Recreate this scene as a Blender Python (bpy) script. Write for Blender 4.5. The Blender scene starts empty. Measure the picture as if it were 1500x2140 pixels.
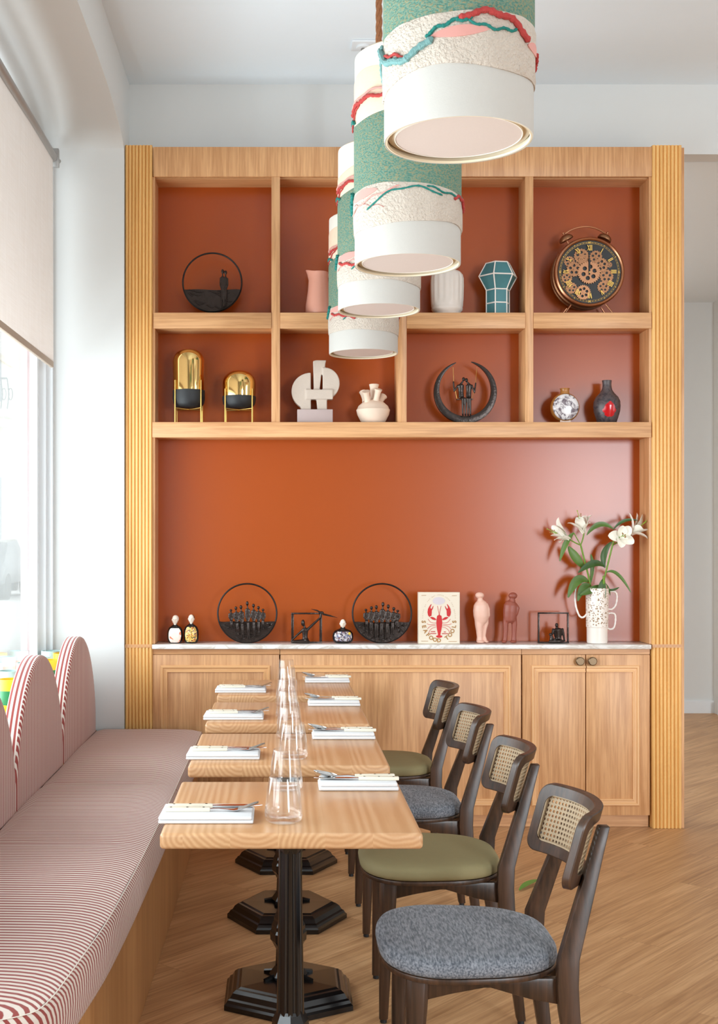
import bpy, bmesh, math, random
from math import sin, cos, pi, radians, sqrt
from mathutils import Vector, Matrix

random.seed(7)
SC = bpy.context.scene
COL = SC.collection

# ------------------------------------------------------------------ camera
FPX, HCAM, VX, VY = 2550.0, 1.42, 587.0, 1130.0      # focal length in px of the 1500x2140 frame, eye height, vanishing point
cam_d = bpy.data.cameras.new('camera')
cam = bpy.data.objects.new('camera', cam_d); COL.objects.link(cam)
cam.location = (0, 0, HCAM); cam.rotation_euler = (radians(90), 0, 0)
cam_d.sensor_width = 36; cam_d.sensor_fit = 'AUTO'
cam_d.lens = 36 * FPX / 2140
cam_d.shift_x = (750 - VX) / 2140
cam_d.shift_y = (VY - 1070) / 2140
cam_d.clip_start = 0.05; cam_d.clip_end = 200
SC.camera = cam

# ------------------------------------------------------------------ world, daylight, exposure
SKY, L_LEFT, L_STREET, L_REAR, L_RIGHT, EXPO = 1.9, 205, 115, 80, 32, 0.20
SC.view_settings.view_transform = 'Standard'; SC.view_settings.look = 'None'
SC.view_settings.exposure = EXPO; SC.view_settings.gamma = 1
SC.view_settings.use_curve_mapping = False
w = bpy.data.worlds.new('sky'); SC.world = w; w.use_nodes = True
bg = w.node_tree.nodes['Background']
bg.inputs[0].default_value = (0.93, 0.97, 1.0, 1); bg.inputs[1].default_value = SKY

def area(name, loc, direction, sx, sy, power, col=(1, 1, 1)):
    d = bpy.data.lights.new(name, 'AREA'); d.shape = 'RECTANGLE'; d.size = sx; d.size_y = sy
    d.energy = power; d.color = col
    o = bpy.data.objects.new(name, d); COL.objects.link(o)
    o.location = loc
    o.rotation_euler = Vector(direction).to_track_quat('-Z', 'Y').to_euler()
    return o
COOL = (0.83, 0.93, 1.0)
lf = area('daylight_left', (-2.3, 2.6, 1.5), (1, 0.1, -0.35), 6.6, 1.7, L_LEFT, COOL)          # shop window: sky over the street
st = area('daylight_street', (-2.0, 2.4, 0.45), (1, -0.1, 1.25), 6.4, 0.9, L_STREET, COOL)   # light thrown up by the pale pavement
st.data.spread = radians(115)
rr_ = area('daylight_rear', (4.5, -4.08, 1.75), (-0.22, 1, -0.20), 1.8, 2.7, L_REAR, COOL)      # tall window behind the camera
rr_.data.spread = radians(80)
area('daylight_right', (6.42, 1.3, 1.85), (-1, 0.1, 0), 2.3, 2.7, L_RIGHT, COOL)       # window in the right wall

SC.cycles.max_bounces = 16
SC.cycles.transparent_max_bounces = 64
SC.cycles.caustics_reflective = False
SC.cycles.caustics_refractive = False
SC.cycles.sample_clamp_indirect = 6

# ------------------------------------------------------------------ measuring helpers (photo px -> metres on a real plane)
def P(px, py, Y):
    s = FPX / Y
    return Vector(((px - VX) / s, Y, HCAM - (py - VY) / s))
YF, YB = 6.015, 6.204           # bookcase front and back panel
def BX(px): return (px - VX) * YF / FPX
def BZ(py): return HCAM - (py - VY) * YF / FPX

# ------------------------------------------------------------------ object helpers
ORG = {}
def tag(o, label=None, cat=None, group=None, kind=None):
    if label: o['label'] = label
    if cat: o['category'] = cat
    if group: o['group'] = group
    if kind: o['kind'] = kind
    return o
def thing(name, label, cat, loc, group=None):
    o = bpy.data.objects.new(name, None); COL.objects.link(o)
    o.location = loc; o.empty_display_size = 0.05
    ORG[o.name] = Vector(loc)
    return tag(o, label, cat, group)
def dup(root, loc, label=None, rotz=None, group=None):
    r = root.copy(); COL.objects.link(r); r.location = loc
    if rotz is not None: r.rotation_euler = (0, 0, rotz)
    if label: r['label'] = label
    if group: r['group'] = group
    for ch in list(root.children):
        c = ch.copy(); COL.objects.link(c); c.parent = r
        for g in ch.children:
            d = g.copy(); COL.objects.link(d); d.parent = c
    return r
def child(root, name):
    return [c for c in root.children if c.name.split('.')[0] == name]
def set_mat(o, m):
    o.material_slots[0].link = 'OBJECT'; o.material_slots[0].material = m

class MB:
    def __init__(s): s.v = []; s.f = []; s.mi = []; s.su = None
    def add(s, verts, faces, m=0):
        k = len(s.v); s.v += [Vector(v) for v in verts]
        for f in faces: s.f.append([i + k for i in f]); s.mi.append(m)
        return s
    def box(s, x0, x1, y0, y1, z0, z1, m=0):
        return s.add([(x0, y0, z0), (x1, y0, z0), (x1, y1, z0), (x0, y1, z0), (x0, y0, z1), (x1, y0, z1), (x1, y1, z1), (x0, y1, z1)],
                     [(0, 3, 2, 1), (4, 5, 6, 7), (0, 1, 5, 4), (1, 2, 6, 5), (2, 3, 7, 6), (3, 0, 4, 7)], m)
    def loft(s, rings, cap=True, closed_u=True, closed_v=False, m=0):
        n = len(rings[0]); k = len(s.v)
        for r in rings: s.v += [Vector(p) for p in r]
        R = len(rings)
        for i in range(R if closed_v else R - 1):
            for j in range(n if closed_u else n - 1):
                a = k + i * n + j; b = k + i * n + (j + 1) % n
                i2 = (i + 1) % R
                c = k + i2 * n + (j + 1) % n; d = k + i2 * n + j
                s.f.append([a, b, c, d]); s.mi.append(m)
        if cap and not closed_v:
            s.f.append([k + j for j in range(n)][::-1]); s.mi.append(m)
            s.f.append([k + (R - 1) * n + j for j in range(n)]); s.mi.append(m)
        return s
    def lathe(s, prof, c=(0, 0, 0), seg=32, cap=True, m=0, fn=None, ms=None, sy=1.0):
        # prof: (r, z); fn(r, z, ang) -> r ; ms: material index per profile span
        c = Vector(c); rings = []
        for r, z in prof:
            ring = []
            for j in range(seg):
                a = 2 * pi * j / seg
                rr = fn(r, z, a) if fn else r
                ring.append(c + Vector((rr * cos(a), rr * sin(a) * sy, z)))
            rings.append(ring)
        k0 = len(s.f); s.loft(rings, cap, m=m)
        if ms:
            for i, mm in enumerate(ms):
                for j in range(seg): s.mi[k0 + i * seg + j] = mm
        return s
    def tube(s, pts, rad, seg=10, closed=False, cap=True, m=0, sq=1.0, up=None):
        pts = [Vector(p) for p in pts]; n = len(pts)
        if not hasattr(rad, '__len__'): rad = [rad] * n
        rings = []; prev = None
        for i, p in enumerate(pts):
            a = pts[(i - 1) % n] if (closed or i > 0) else p
            b = pts[(i + 1) % n] if (closed or i < n - 1) else p
            t = (b - a).normalized() if (b - a).length > 1e-9 else Vector((0, 0, 1))
            if prev is None:
                u = Vector(up) if up else (Vector((0, 0, 1)) if abs(t.z) < 0.9 else Vector((1, 0, 0)))
                nrm = (u - t * u.dot(t)).normalized()
            else:
                nrm = (prev - t * prev.dot(t))
                nrm = nrm.normalized() if nrm.length > 1e-9 else t.orthogonal().normalized()
            prev = nrm; bi = t.cross(nrm)
            rings.append([p + (nrm * cos(2 * pi * j / seg) + bi * sin(2 * pi * j / seg) * sq) * rad[i] for j in range(seg)])
        return s.loft(rings, cap and not closed, closed_v=closed, m=m)
    def ell(s, c, rx, ry, rz, seg=16, rows=10, m=0):
        c = Vector(c); k = len(s.v)
        s.v.append(c + Vector((0, 0, -rz)))
        for i in range(1, rows):
            t = -pi / 2 + pi * i / rows
            for j in range(seg):
                a = 2 * pi * j / seg
                s.v.append(c + Vector((rx * cos(t) * cos(a), ry * cos(t) * sin(a), rz * sin(t))))
        s.v.append(c + Vector((0, 0, rz))); top = len(s.v) - 1
        for j in range(seg):
            s.f.append([k, k + 1 + (j + 1) % seg, k + 1 + j]); s.mi.append(m)
        for i in range(rows - 2):
            for j in range(seg):
                a = k + 1 + i * seg + j; b = k + 1 + i * seg + (j + 1) % seg
                s.f.append([a, b, b + seg, a + seg]); s.mi.append(m)
        q = k + 1 + (rows - 2) * seg
        for j in range(seg):
            s.f.append([q + j, q + (j + 1) % seg, top]); s.mi.append(m)
        return s
    def cap_(s, p0, p1, r0, r1, seg=10, m=0):      # capsule-like limb
        p0 = Vector(p0); p1 = Vector(p1)
        s.tube([p0, p0.lerp(p1, 0.5), p1], [r0, (r0 + r1) / 2, r1], seg, m=m)
        s.ell(p0, r0, r0, r0, seg, 6, m); s.ell(p1, r1, r1, r1, seg, 6, m)
        return s
    def prism(s, poly, plane, a, b, m=0):          # polygon in 'xz' (along y), 'yz' (along x) or 'xy' (along z)
        def V(p, t):
            return {'xz': (p[0], t, p[1]), 'yz': (t, p[0], p[1]), 'xy': (p[0], p[1], t)}[plane]
        return s.loft([[V(p, a) for p in poly], [V(p, b) for p in poly]], True, m=m)
    def build(s, name, mat, parent=None, bevel=0, segs=2, ang=38, flat=False, origin=None, fix=True):
        if parent is not None: org = ORG[parent.name]
        elif origin is not None: org = Vector(origin)
        else:
            lo = [min(v[i] for v in s.v) for i in range(3)]; hi = [max(v[i] for v in s.v) for i in range(3)]
            org = Vector(((lo[0] + hi[0]) / 2, (lo[1] + hi[1]) / 2, lo[2]))
        me = bpy.data.meshes.new(name)
        me.from_pydata([v - org for v in s.v], [], s.f)
        if s.su is not None:
            at = me.attributes.new('su', 'FLOAT', 'POINT')
            at.data.foreach_set('value', s.su)
        mats = mat if isinstance(mat, (list, tuple)) else [mat]
        for mm in mats: me.materials.append(mm)
        me.polygons.foreach_set('material_index', s.mi)
        if fix or bevel:
            bm = bmesh.new(); bm.from_mesh(me)
            if fix: bmesh.ops.recalc_face_normals(bm, faces=bm.faces)
            if bevel:
                es = [e for e in bm.edges if len(e.link_faces) == 2 and e.calc_face_angle(0) > radians(30)]
                bmesh.ops.bevel(bm, geom=es, offset=bevel, segments=segs, profile=0.5, affect='EDGES', clamp_overlap=True)
            bm.to_mesh(me); bm.free()
        if not flat:
            me.polygons.foreach_set('use_smooth', [True] * len(me.polygons))
            me.set_sharp_from_angle(angle=radians(ang))
        o = bpy.data.objects.new(name, me); COL.objects.link(o)
        if parent is not None: o.parent = parent
        else: o.location = org
        ORG[o.name] = Vector(org)
        return o
    def fuse(s, name, mat, parent, vox=0.003, it=4):   # one continuous skin over overlapping limbs
        t = s.build('tmp', mat, parent)
        md = t.modifiers.new('r', 'REMESH'); md.mode = 'VOXEL'; md.voxel_size = vox
        m2 = t.modifiers.new('s', 'SMOOTH'); m2.iterations = it; m2.factor = 0.5
        bpy.context.view_layer.update()
        dg = bpy.context.evaluated_depsgraph_get()
        me = bpy.data.meshes.new_from_object(t.evaluated_get(dg), depsgraph=dg)
        me.name = name
        old = t.data; ORG.pop(t.name, None)
        bpy.data.objects.remove(t); bpy.data.meshes.remove(old)
        if not me.materials: me.materials.append(mat)
        me.polygons.foreach_set('use_smooth', [True] * len(me.polygons))
        o = bpy.data.objects.new(name, me); COL.objects.link(o); o.parent = parent
        ORG[o.name] = ORG[parent.name]
        return o

def struct(mb, name, mat, **k):
    o = mb.build(name, mat, **k); o['kind'] = 'structure'; return o
def arc(cx, cz, r, a0, a1, n):
    return [(cx + r * cos(radians(a0 + (a1 - a0) * i / n)), cz + r * sin(radians(a0 + (a1 - a0) * i / n))) for i in range(n + 1)]
def bez(p0, p1, p2, n):
    p0, p1, p2 = Vector(p0), Vector(p1), Vector(p2)
    return [(1 - t) ** 2 * p0 + 2 * t * (1 - t) * p1 + t * t * p2 for t in [i / n for i in range(n + 1)]]
def spline(pts, n=6, closed=False):        # Catmull-Rom through points
    pts = [Vector(p) for p in pts]; out = []; N = len(pts)
    rng = range(N) if closed else range(N - 1)
    for i in rng:
        if closed: a, b, c, d = pts[(i - 1) % N], pts[i], pts[(i + 1) % N], pts[(i + 2) % N]
        else: a, b, c, d = pts[max(i - 1, 0)], pts[i], pts[i + 1], pts[min(i + 2, N - 1)]
        for k in range(n):
            t = k / n
            out.append(0.5 * ((2 * b) + (c - a) * t + (2 * a - 5 * b + 4 * c - d) * t * t + (3 * b - a - 3 * c + d) * t ** 3))
    if not closed: out.append(pts[-1])
    return out
def interp(tab, x):
    if x <= tab[0][0]: return tab[0][1]
    for (a, b), (c, d) in zip(tab, tab[1:]):
        if x <= c: return b + (d - b) * (x - a) / (c - a)
    return tab[-1][1]

# ------------------------------------------------------------------ materials
def lin(c):
    c /= 255.0
    return c / 12.92 if c <= 0.04045 else ((c + 0.055) / 1.055) ** 2.4
def C(r, g, b): return (lin(r), lin(g), lin(b), 1)
class NT:
    def __init__(s, name):
        s.m = bpy.data.materials.new(name); s.m.use_nodes = True
        s.t = s.m.node_tree; s.b = s.t.nodes['Principled BSDF']; s.out = s.t.nodes['Material Output']
    def n(s, typ, ins=None, **props):
        nd = s.t.nodes.new(typ)
        for k, v in props.items(): setattr(nd, k, v)
        for k, v in (ins or {}).items(): s.set(nd.inputs[k], v)
        return nd
    def set(s, inp, v):
        if isinstance(v, bpy.types.NodeSocket): s.t.links.new(v, inp)
        elif isinstance(v, bpy.types.Node): s.t.links.new(v.outputs[0], inp)
        else: inp.default_value = v
    def P(s, **k):
        nm = {'col': 'Base Color', 'rough': 'Roughness', 'metal': 'Metallic', 'spec': 'Specular IOR Level', 'normal': 'Normal',
              'coat': 'Coat Weight', 'sheen': 'Sheen Weight', 'alpha': 'Alpha', 'crough': 'Coat Roughness'}
        for a, v in k.items(): s.set(s.b.inputs[nm[a]], v)
    def math(s, op, a, b=None, c=None):
        nd = s.n('ShaderNodeMath', operation=op); s.set(nd.inputs[0], a)
        if b is not None: s.set(nd.inputs[1], b)
        if c is not None: s.set(nd.inputs[2], c)
        return nd.outputs[0]
    def mix(s, f, a, b, blend='MIX'):
        nd = s.n('ShaderNodeMix', data_type='RGBA', blend_type=blend)
        s.set(nd.inputs[0], f); s.set(nd.inputs[6], a); s.set(nd.inputs[7], b)
        return nd.outputs[2]
    def ramp(s, f, stops, interp='LINEAR'):
        nd = s.n('ShaderNodeValToRGB'); nd.color_ramp.interpolation = interp
        e = nd.color_ramp.elements
        while len(e) < len(stops): e.new(0.5)
        for el, (p, c) in zip(e, stops): el.position = p; el.color = c
        s.set(nd.inputs[0], f); return nd.outputs[0]
    def coord(s, scale=(1, 1, 1), rot=(0, 0, 0), rnd=True):
        tc = s.n('ShaderNodeTexCoord').outputs['Object']
        if rnd:
            r = s.n('ShaderNodeObjectInfo').outputs['Random']
            r2 = s.math('MULTIPLY', r, 13.7)
            tc = s.n('ShaderNodeVectorMath', {0: tc, 1: r2}, operation='ADD').outputs[0]
        return s.n('ShaderNodeMapping', {0: tc, 2: rot, 3: scale}).outputs[0]
    def noise(s, vec, scale=1, detail=4, rough=0.55, dist=0):
        nd = s.n('ShaderNodeTexNoise', {'Scale': scale, 'Detail': detail, 'Roughness': rough, 'Distortion': dist})
        s.set(nd.inputs['Vector'], vec); return nd.outputs[0]
    def bump(s, h, strength=0.3, dist=0.002):
        return s.n('ShaderNodeBump', {'Height': h, 'Strength': strength, 'Distance': dist}).outputs[0]

def plain(name, col, rough=0.5, metal=0, spec=0.5, var=0.06, vs=18, bump=0, bs=120, bd=0.001, **k):
    t = NT(name); v = t.coord()
    n = t.noise(v, vs, 3)
    c = t.mix(n, tuple(x * (1 - var) for x in col[:3]) + (1,), tuple(min(1, x * (1 + var)) for x in col[:3]) + (1,))
    t.P(col=c, rough=rough, metal=metal, spec=spec, **k)
    if bump: t.P(normal=t.bump(t.noise(v, bs, 3), bump, bd))
    return t.m
AX = {'X': (3.2, 75, 75), 'Y': (75, 3.2, 75), 'Z': (75, 75, 3.2)}
def wood(name, ca, cb, axis, rough=0.42, k=1.0, contrast=1.0, coat=0.0, bmp=0.12):
    t = NT(name); ax = AX[axis]
    v = t.coord(tuple(a * k for a in ax)); v2 = t.coord(tuple((a * 0.16 if a > 10 else a * 0.45) * k for a in ax))
    n1 = t.noise(v, 1.0, 6, 0.6); n2 = t.noise(v2, 1.0, 3, 0.5, 0.6)
    f = t.math('ADD', t.math('MULTIPLY', n1, 0.6), t.math('MULTIPLY', n2, 0.4))
    lo, hi = 0.5 - 0.14 / contrast, 0.5 + 0.14 / contrast
    c = t.ramp(f, [(lo, cb), (hi, ca)])
    t.P(col=c, rough=rough, coat=coat, crough=0.2, normal=t.bump(n1, bmp, 0.0006))
    return t.m
M = {}
OA, OB = C(220, 167, 117), C(193, 138, 90)
M['oak_v'] = wood('oak_vertical_grain', OA, OB, 'Z', contrast=1.5, k=1.3)
M['oak_h'] = wood('oak_horizontal_grain', OA, OB, 'X', contrast=1.4, k=1.2)
M['oak_trim_v'] = wood('oak_trim_vertical', C(234, 184, 130), C(218, 164, 112), 'Z')
M['oak_trim_h'] = wood('oak_trim_horizontal', C(234, 184, 130), C(218, 164, 112), 'X')
M['oak_y'] = wood('oak_depth_grain', OA, OB, 'Y')
M['flute'] = wood('honey_oak_fluting', C(244, 194, 122), C(222, 166, 94), 'Z', 0.4, 0.6)
M['bench'] = wood('bench_veneer', C(190, 138, 88), C(166, 114, 68), 'Z')
M['walnut'] = wood('dark_stained_wood', C(80, 54, 38), C(40, 27, 18), 'Z', 0.36, 1.2, 1.15)
M['white'] = plain('white_paint', C(221, 221, 219), 0.7, var=0.01, bump=0.05, bs=300)
M['ceil'] = plain('ceiling_paint', C(238, 246, 252), 0.8, var=0.008)
M['frame_white'] = plain('white_window_frame', C(232, 234, 236), 0.35, var=0.01)
M['orange'] = plain('burnt_orange_lacquer', C(166, 74, 20), 0.25, spec=0.42, var=0.02, vs=3)
M['black'] = plain('gloss_black_metal', C(16, 14, 14), 0.2, spec=0.6, var=0.1)
M['bronze'] = plain('dark_bronze', C(58, 49, 45), 0.27, 0.75, var=0.3, vs=40, bump=0.35, bs=90, bd=0.003)
M['bronze_line'] = plain('dark_bronze_wire', C(34, 28, 26), 0.45, 0.5)
M['steel'] = plain('polished_steel', C(205, 205, 205), 0.14, 1.0, var=0.02)
M['ivory'] = plain('ivory_handle', C(226, 216, 196), 0.35, var=0.03)
M['rivet'] = plain('dark_rivet', C(50, 40, 34), 0.4, 0.6)
M['napkin'] = plain('white_linen_napkin', C(222, 221, 222), 0.85, var=0.01, bump=0.25, bs=260)
M['brass'] = plain('satin_brass', C(205, 165, 92), 0.3, 1.0, var=0.05)
M['gold'] = plain('mirror_gold', C(240, 204, 134), 0.06, 1.0, var=0.02)
M['matt_black'] = plain('matt_black', C(24, 24, 26), 0.55)
M['copper'] = plain('brushed_copper', C(196, 138, 104), 0.3, 1.0, var=0.08)
M['old_copper'] = plain('aged_copper', C(150, 106, 76), 0.4, 0.9, var=0.3, vs=60)
M['gear_copper'] = plain('gear_copper', C(168, 120, 88), 0.42, 0.9, var=0.15, vs=60)
M['dial'] = plain('black_dial', C(22, 18, 17), 0.45)
M['gilt'] = plain('gilt_numerals', C(222, 178, 92), 0.35, 0.7)
M['knob'] = plain('antique_bronze_knob', C(112, 92, 70), 0.38, 0.8)
M['cream_fabric'] = plain('cream_fabric', C(236, 226, 214), 0.9, var=0.03, bump=0.3, bs=300)
M['peach_fabric'] = plain('peach_rib_fabric', C(236, 208, 182), 0.9, var=0.05, vs=80, bump=0.5, bs=200)
M['linen'] = plain('white_linen_shade', C(196, 191, 184), 0.85, var=0.02, vs=120, bump=0.25, bs=400)
M['boucle'] = plain('cream_boucle', C(206, 192, 178), 0.95, var=0.08, vs=120, bump=1.0, bs=130, bd=0.008)
M['ring'] = plain('beige_shade_lining', C(220, 202, 174), 0.8)
M['diff'] = plain('pale_diffuser_cloth', C(206, 188, 178), 0.85, var=0.03, vs=150)
M['yarn_red'] = plain('red_yarn', C(178, 62, 58), 0.9, bump=1, bs=200, bd=0.003)
M['yarn_teal'] = plain('teal_yarn', C(32, 122, 112), 0.9, bump=1, bs=200, bd=0.003)
M['yarn_blue'] = plain('dusty_blue_yarn', C(112, 152, 150), 0.9, bump=1, bs=200, bd=0.003)
M['pink_patch'] = plain('pink_felt', C(216, 154, 144), 0.9)
M['rope'] = plain('brown_rope', C(150, 96, 60), 0.85, var=0.25, vs=90, bump=1, bs=120, bd=0.004)
M['rope_grey'] = plain('grey_cord', C(128, 122, 118), 0.8, var=0.2, vs=90)
M['cane'] = plain('woven_cane', C(168, 144, 114), 0.6, var=0.12, vs=60)
M['olive'] = plain('olive_upholstery', C(142, 130, 94), 0.75, var=0.05, vs=60, bump=0.15, bs=500, spec=0.25)
M['clay_white'] = plain('rough_white_clay', C(200, 184, 170), 0.85, var=0.06, bump=0.5, bs=160, bd=0.002)
M['plinth'] = plain('mauve_stone', C(184, 164, 160), 0.6)
M['bisque'] = plain('bisque_clay', C(230, 205, 184), 0.8, bump=0.15, bs=60)
M['cream_glaze'] = plain('cream_glaze', C(226, 214, 204), 0.4)
M['pink_glaze'] = plain('pink_glaze', C(226, 160, 138), 0.28, var=0.03)
M['teal_glaze'] = plain('teal_glaze', C(66, 120, 126), 0.25, var=0.25, vs=12)
M['grid_white'] = plain('white_glaze_line', C(236, 226, 218), 0.4)
M['pinkfig'] = plain('blush_clay', C(232, 186, 166), 0.45, var=0.03)
M['terrafig'] = plain('terracotta_clay', C(146, 76, 60), 0.45, var=0.04)
M['red'] = plain('red_print', C(196, 12, 18), 0.5)
M['glaze_red'] = plain('red_glaze', C(190, 20, 28), 0.15)
M['book'] = plain('cream_cover', C(226, 212, 192), 0.5, var=0.01)
M['book_white'] = plain('white_print', C(246, 246, 240), 0.5)
M['print_brown'] = plain('ochre_print', C(168, 120, 60), 0.5)
M['print_mauve'] = plain('mauve_print', C(208, 196, 200), 0.5)
M['gloss_black'] = plain('black_glaze', C(18, 15, 15), 0.12)
M['hair'] = plain('brown_hair_paint', C(120, 72, 46), 0.5)
M['face'] = plain('painted_face', C(244, 226, 208), 0.35)
M['petal'] = plain('lily_petal', C(246, 240, 226), 0.6, var=0.03)
M['anther'] = plain('lily_anther', C(150, 98, 44), 0.8)
M['pistil'] = plain('lily_pistil', C(150, 176, 60), 0.5)
M['fresh_leaf'] = plain('fallen_green_leaf', C(92, 146, 58), 0.45, var=0.15)
M['stem'] = plain('lily_stem', C(112, 146, 50), 0.45)
M['handle_white'] = plain('speckled_white_handle', C(238, 228, 220), 0.4, var=0.15, vs=60)
M['yellow'] = plain('yellow_glaze', C(244, 196, 40), 0.3)
M['green_g'] = plain('green_glaze', C(20, 122, 66), 0.3)
M['aqua_g'] = plain('pale_aqua_glaze', C(186, 214, 212), 0.3)
M['orange_g'] = plain('orange_glaze', C(226, 146, 56), 0.3)
M['rose_g'] = plain('rose_glaze', C(214, 150, 128), 0.4)
M['soil'] = plain('dark_inside', C(84, 60, 36), 0.9)
M['sill'] = wood('pale_sill_wood', C(214, 178, 142), C(196, 156, 118), 'Y')
M['stone'] = plain('pale_facade_stone', C(226, 220, 208), 0.9, var=0.05, vs=2)
M['stone2'] = plain('rose_facade', C(214, 186, 172), 0.9, var=0.05, vs=2)
M['shutter'] = plain('grey_shutter', C(150, 156, 160), 0.6)
M['road'] = plain('pale_road', C(196, 196, 194), 0.9, var=0.04, vs=3)
M['iron'] = plain('grey_iron', C(120, 124, 130), 0.6)
M['car_dark'] = plain('dark_car_paint', C(84, 86, 90), 0.25, 0.3)
M['car_white'] = plain('white_car_paint', C(232, 232, 232), 0.25)
M['tyre'] = plain('rubber', C(40, 40, 42), 0.8)
M['tail'] = plain('red_lamp', C(196, 40, 44), 0.3)
M['carglass'] = plain('car_glass', C(110, 122, 130), 0.1)
M['red_trim'] = plain('faded_red_seal', C(176, 120, 118), 0.6)
M['blind_metal'] = plain('blind_metal', C(176, 174, 172), 0.4, 0.5)
M['hem'] = plain('blind_hem', C(186, 170, 154), 0.8)

def leafmat():
    t = NT('lily_leaf'); v = t.coord((30, 30, 30))
    r = t.n('ShaderNodeObjectInfo').outputs['Random']
    c = t.mix(t.noise(v, 1, 4), C(26, 52, 22), C(66, 100, 38))
    c = t.mix(t.math('MULTIPLY', r, 0.5), c, C(116, 148, 54))
    t.P(col=c, rough=0.42)
    return t.m
M['leaf'] = leafmat()

def floor_mat():
    t = NT('diagonal_oak_planks')
    rot = (0, 0, radians(-47))
    v = t.coord((1, 1, 1), rot, rnd=False)
    br = t.n('ShaderNodeTexBrick', {'Vector': v, 'Color1': (0.0, 0, 0, 1), 'Color2': (1, 1, 1, 1), 'Mortar': (0.5, 0.5, 0.5, 1), 'Scale': 1.0,
             'Mortar Size': 0.0012, 'Mortar Smooth': 0.2, 'Bias': 0.0, 'Brick Width': 1.3, 'Row Height': 0.17}, offset=0.37)
    rnd = br.outputs['Color']
    off = t.n('ShaderNodeVectorMath', {0: v, 1: t.n('ShaderNodeVectorMath', {0: rnd, 1: (31, 17, 9)}, operation='MULTIPLY').outputs[0]}, operation='ADD').outputs[0]
    g1 = t.noise(t.n('ShaderNodeMapping', {0: off, 3: (2.6, 105, 1)}).outputs[0], 1, 6, 0.62, 0.3)
    g2 = t.noise(t.n('ShaderNodeMapping', {0: off, 3: (0.9, 8, 1)}).outputs[0], 1, 5, 0.6, 1.2)
    f = t.math('ADD', t.math('MULTIPLY', g1, 0.58), t.math('MULTIPLY', g2, 0.42))
    c = t.ramp(f, [(0.36, C(164, 119, 79)), (0.5, C(198, 151, 106)), (0.64, C(222, 177, 130))])
    tone = t.n('ShaderNodeRGBToBW', {0: rnd}).outputs[0]
    c = t.mix(t.math('MULTIPLY', tone, 0.15), c, C(150, 104, 66))
    c = t.mix(t.math('MULTIPLY', br.outputs['Fac'], 0.3), c, C(96, 64, 40))
    t.P(col=c, rough=t.math('ADD', t.math('MULTIPLY', g1, 0.2), 0.36), spec=0.4, normal=t.bump(g1, 0.15, 0.001))
    return t.m
M['floor'] = floor_mat()

def block_mat():
    t = NT('oak_butcher_block')
    v = t.coord((1, 1, 1), rnd=False)
    sp = t.n('ShaderNodeSeparateXYZ', {0: v})
    rn = t.math('MULTIPLY', t.n('ShaderNodeObjectInfo').outputs['Random'], 91.0)
    idx = t.math('FLOOR', t.math('DIVIDE', t.math('ADD', sp.outputs[0], 0.03), 0.105))
    wn = t.n('ShaderNodeTexWhiteNoise', {'W': t.math('ADD', idx, rn)}, noise_dimensions='1D')
    ws = t.n('ShaderNodeSeparateColor', {0: wn.outputs['Color']})
    lx = t.math('SUBTRACT', sp.outputs[0], t.math('MULTIPLY', idx, 0.105))
    qx = t.math('ADD', lx, t.math('MULTIPLY_ADD', ws.outputs[0], 0.16, -0.12))      # each stave has its own heart of the log
    qy = t.math('ADD', t.math('MULTIPLY', sp.outputs[1], 0.08), t.math('MULTIPLY', ws.outputs[1], 3.0))
    qz = t.math('ADD', sp.outputs[2], t.math('MULTIPLY_ADD', ws.outputs[2], 0.14, -0.86))
    st = t.n('ShaderNodeCombineXYZ', {0: qx, 1: qy, 2: qz}).outputs[0]
    q = t.n('ShaderNodeVectorMath', {0: v, 1: wn.outputs['Color']}, operation='ADD').outputs[0]
    wv = t.n('ShaderNodeTexWave', {'Vector': st, 'Scale': 26.0, 'Distortion': 2.2, 'Detail': 2.0, 'Detail Scale': 1.2, 'Detail Roughness': 0.5}, wave_type='RINGS', rings_direction='Y')
    fine = t.noise(t.n('ShaderNodeMapping', {0: q, 3: (220, 9, 220)}).outputs[0], 1, 4)
    c = t.ramp(wv.outputs['Fac'], [(0.0, C(194, 148, 104)), (0.55, C(207, 163, 119)), (1.0, C(214, 173, 131))])
    c = t.mix(t.math('MULTIPLY', fine, 0.35), c, C(180, 126, 84))
    c = t.mix(t.math('MULTIPLY', wn.outputs['Value'], 0.3), c, C(196, 140, 98))
    t.P(col=c, rough=0.33, spec=0.45, coat=0.15, crough=0.25, normal=t.bump(fine, 0.08, 0.0006))
    return t.m
M['block'] = block_mat()

def stripe_mat(name, pitch, frac=0.46):
    t = NT(name)
    a = t.n('ShaderNodeAttribute', attribute_name='su').outputs['Fac']
    f = t.math('FRACT', t.math('DIVIDE', a, pitch))
    v = t.coord((1, 1, 1), rnd=False)
    tri = t.math('ABSOLUTE', t.math('SUBTRACT', f, 0.5))
    m = t.ramp(tri, [(frac / 2 - 0.03, (1, 1, 1, 1)), (frac / 2 + 0.03, (0, 0, 0, 1))])
    c = t.mix(m, C(228, 214, 202), C(150, 60, 54))
    c = t.mix(t.math('MULTIPLY', t.noise(v, 500, 2), 0.12), c, C(120, 90, 84))
    t.P(col=c, rough=0.85, sheen=0.2, normal=t.bump(t.noise(v, 600, 2), 0.2, 0.0006))
    return t.m
M['stripe'] = stripe_mat('red_ticking_stripe', 0.0200)
M['stripe_edge'] = stripe_mat('red_ticking_stripe_edge', 0.0180)
M['stripe_backlit'] = stripe_mat('red_ticking_stripe_backlit', 0.0150, 0.62)  # same ticking with wider red: backlit shade of the backrests put into the colour

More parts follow.
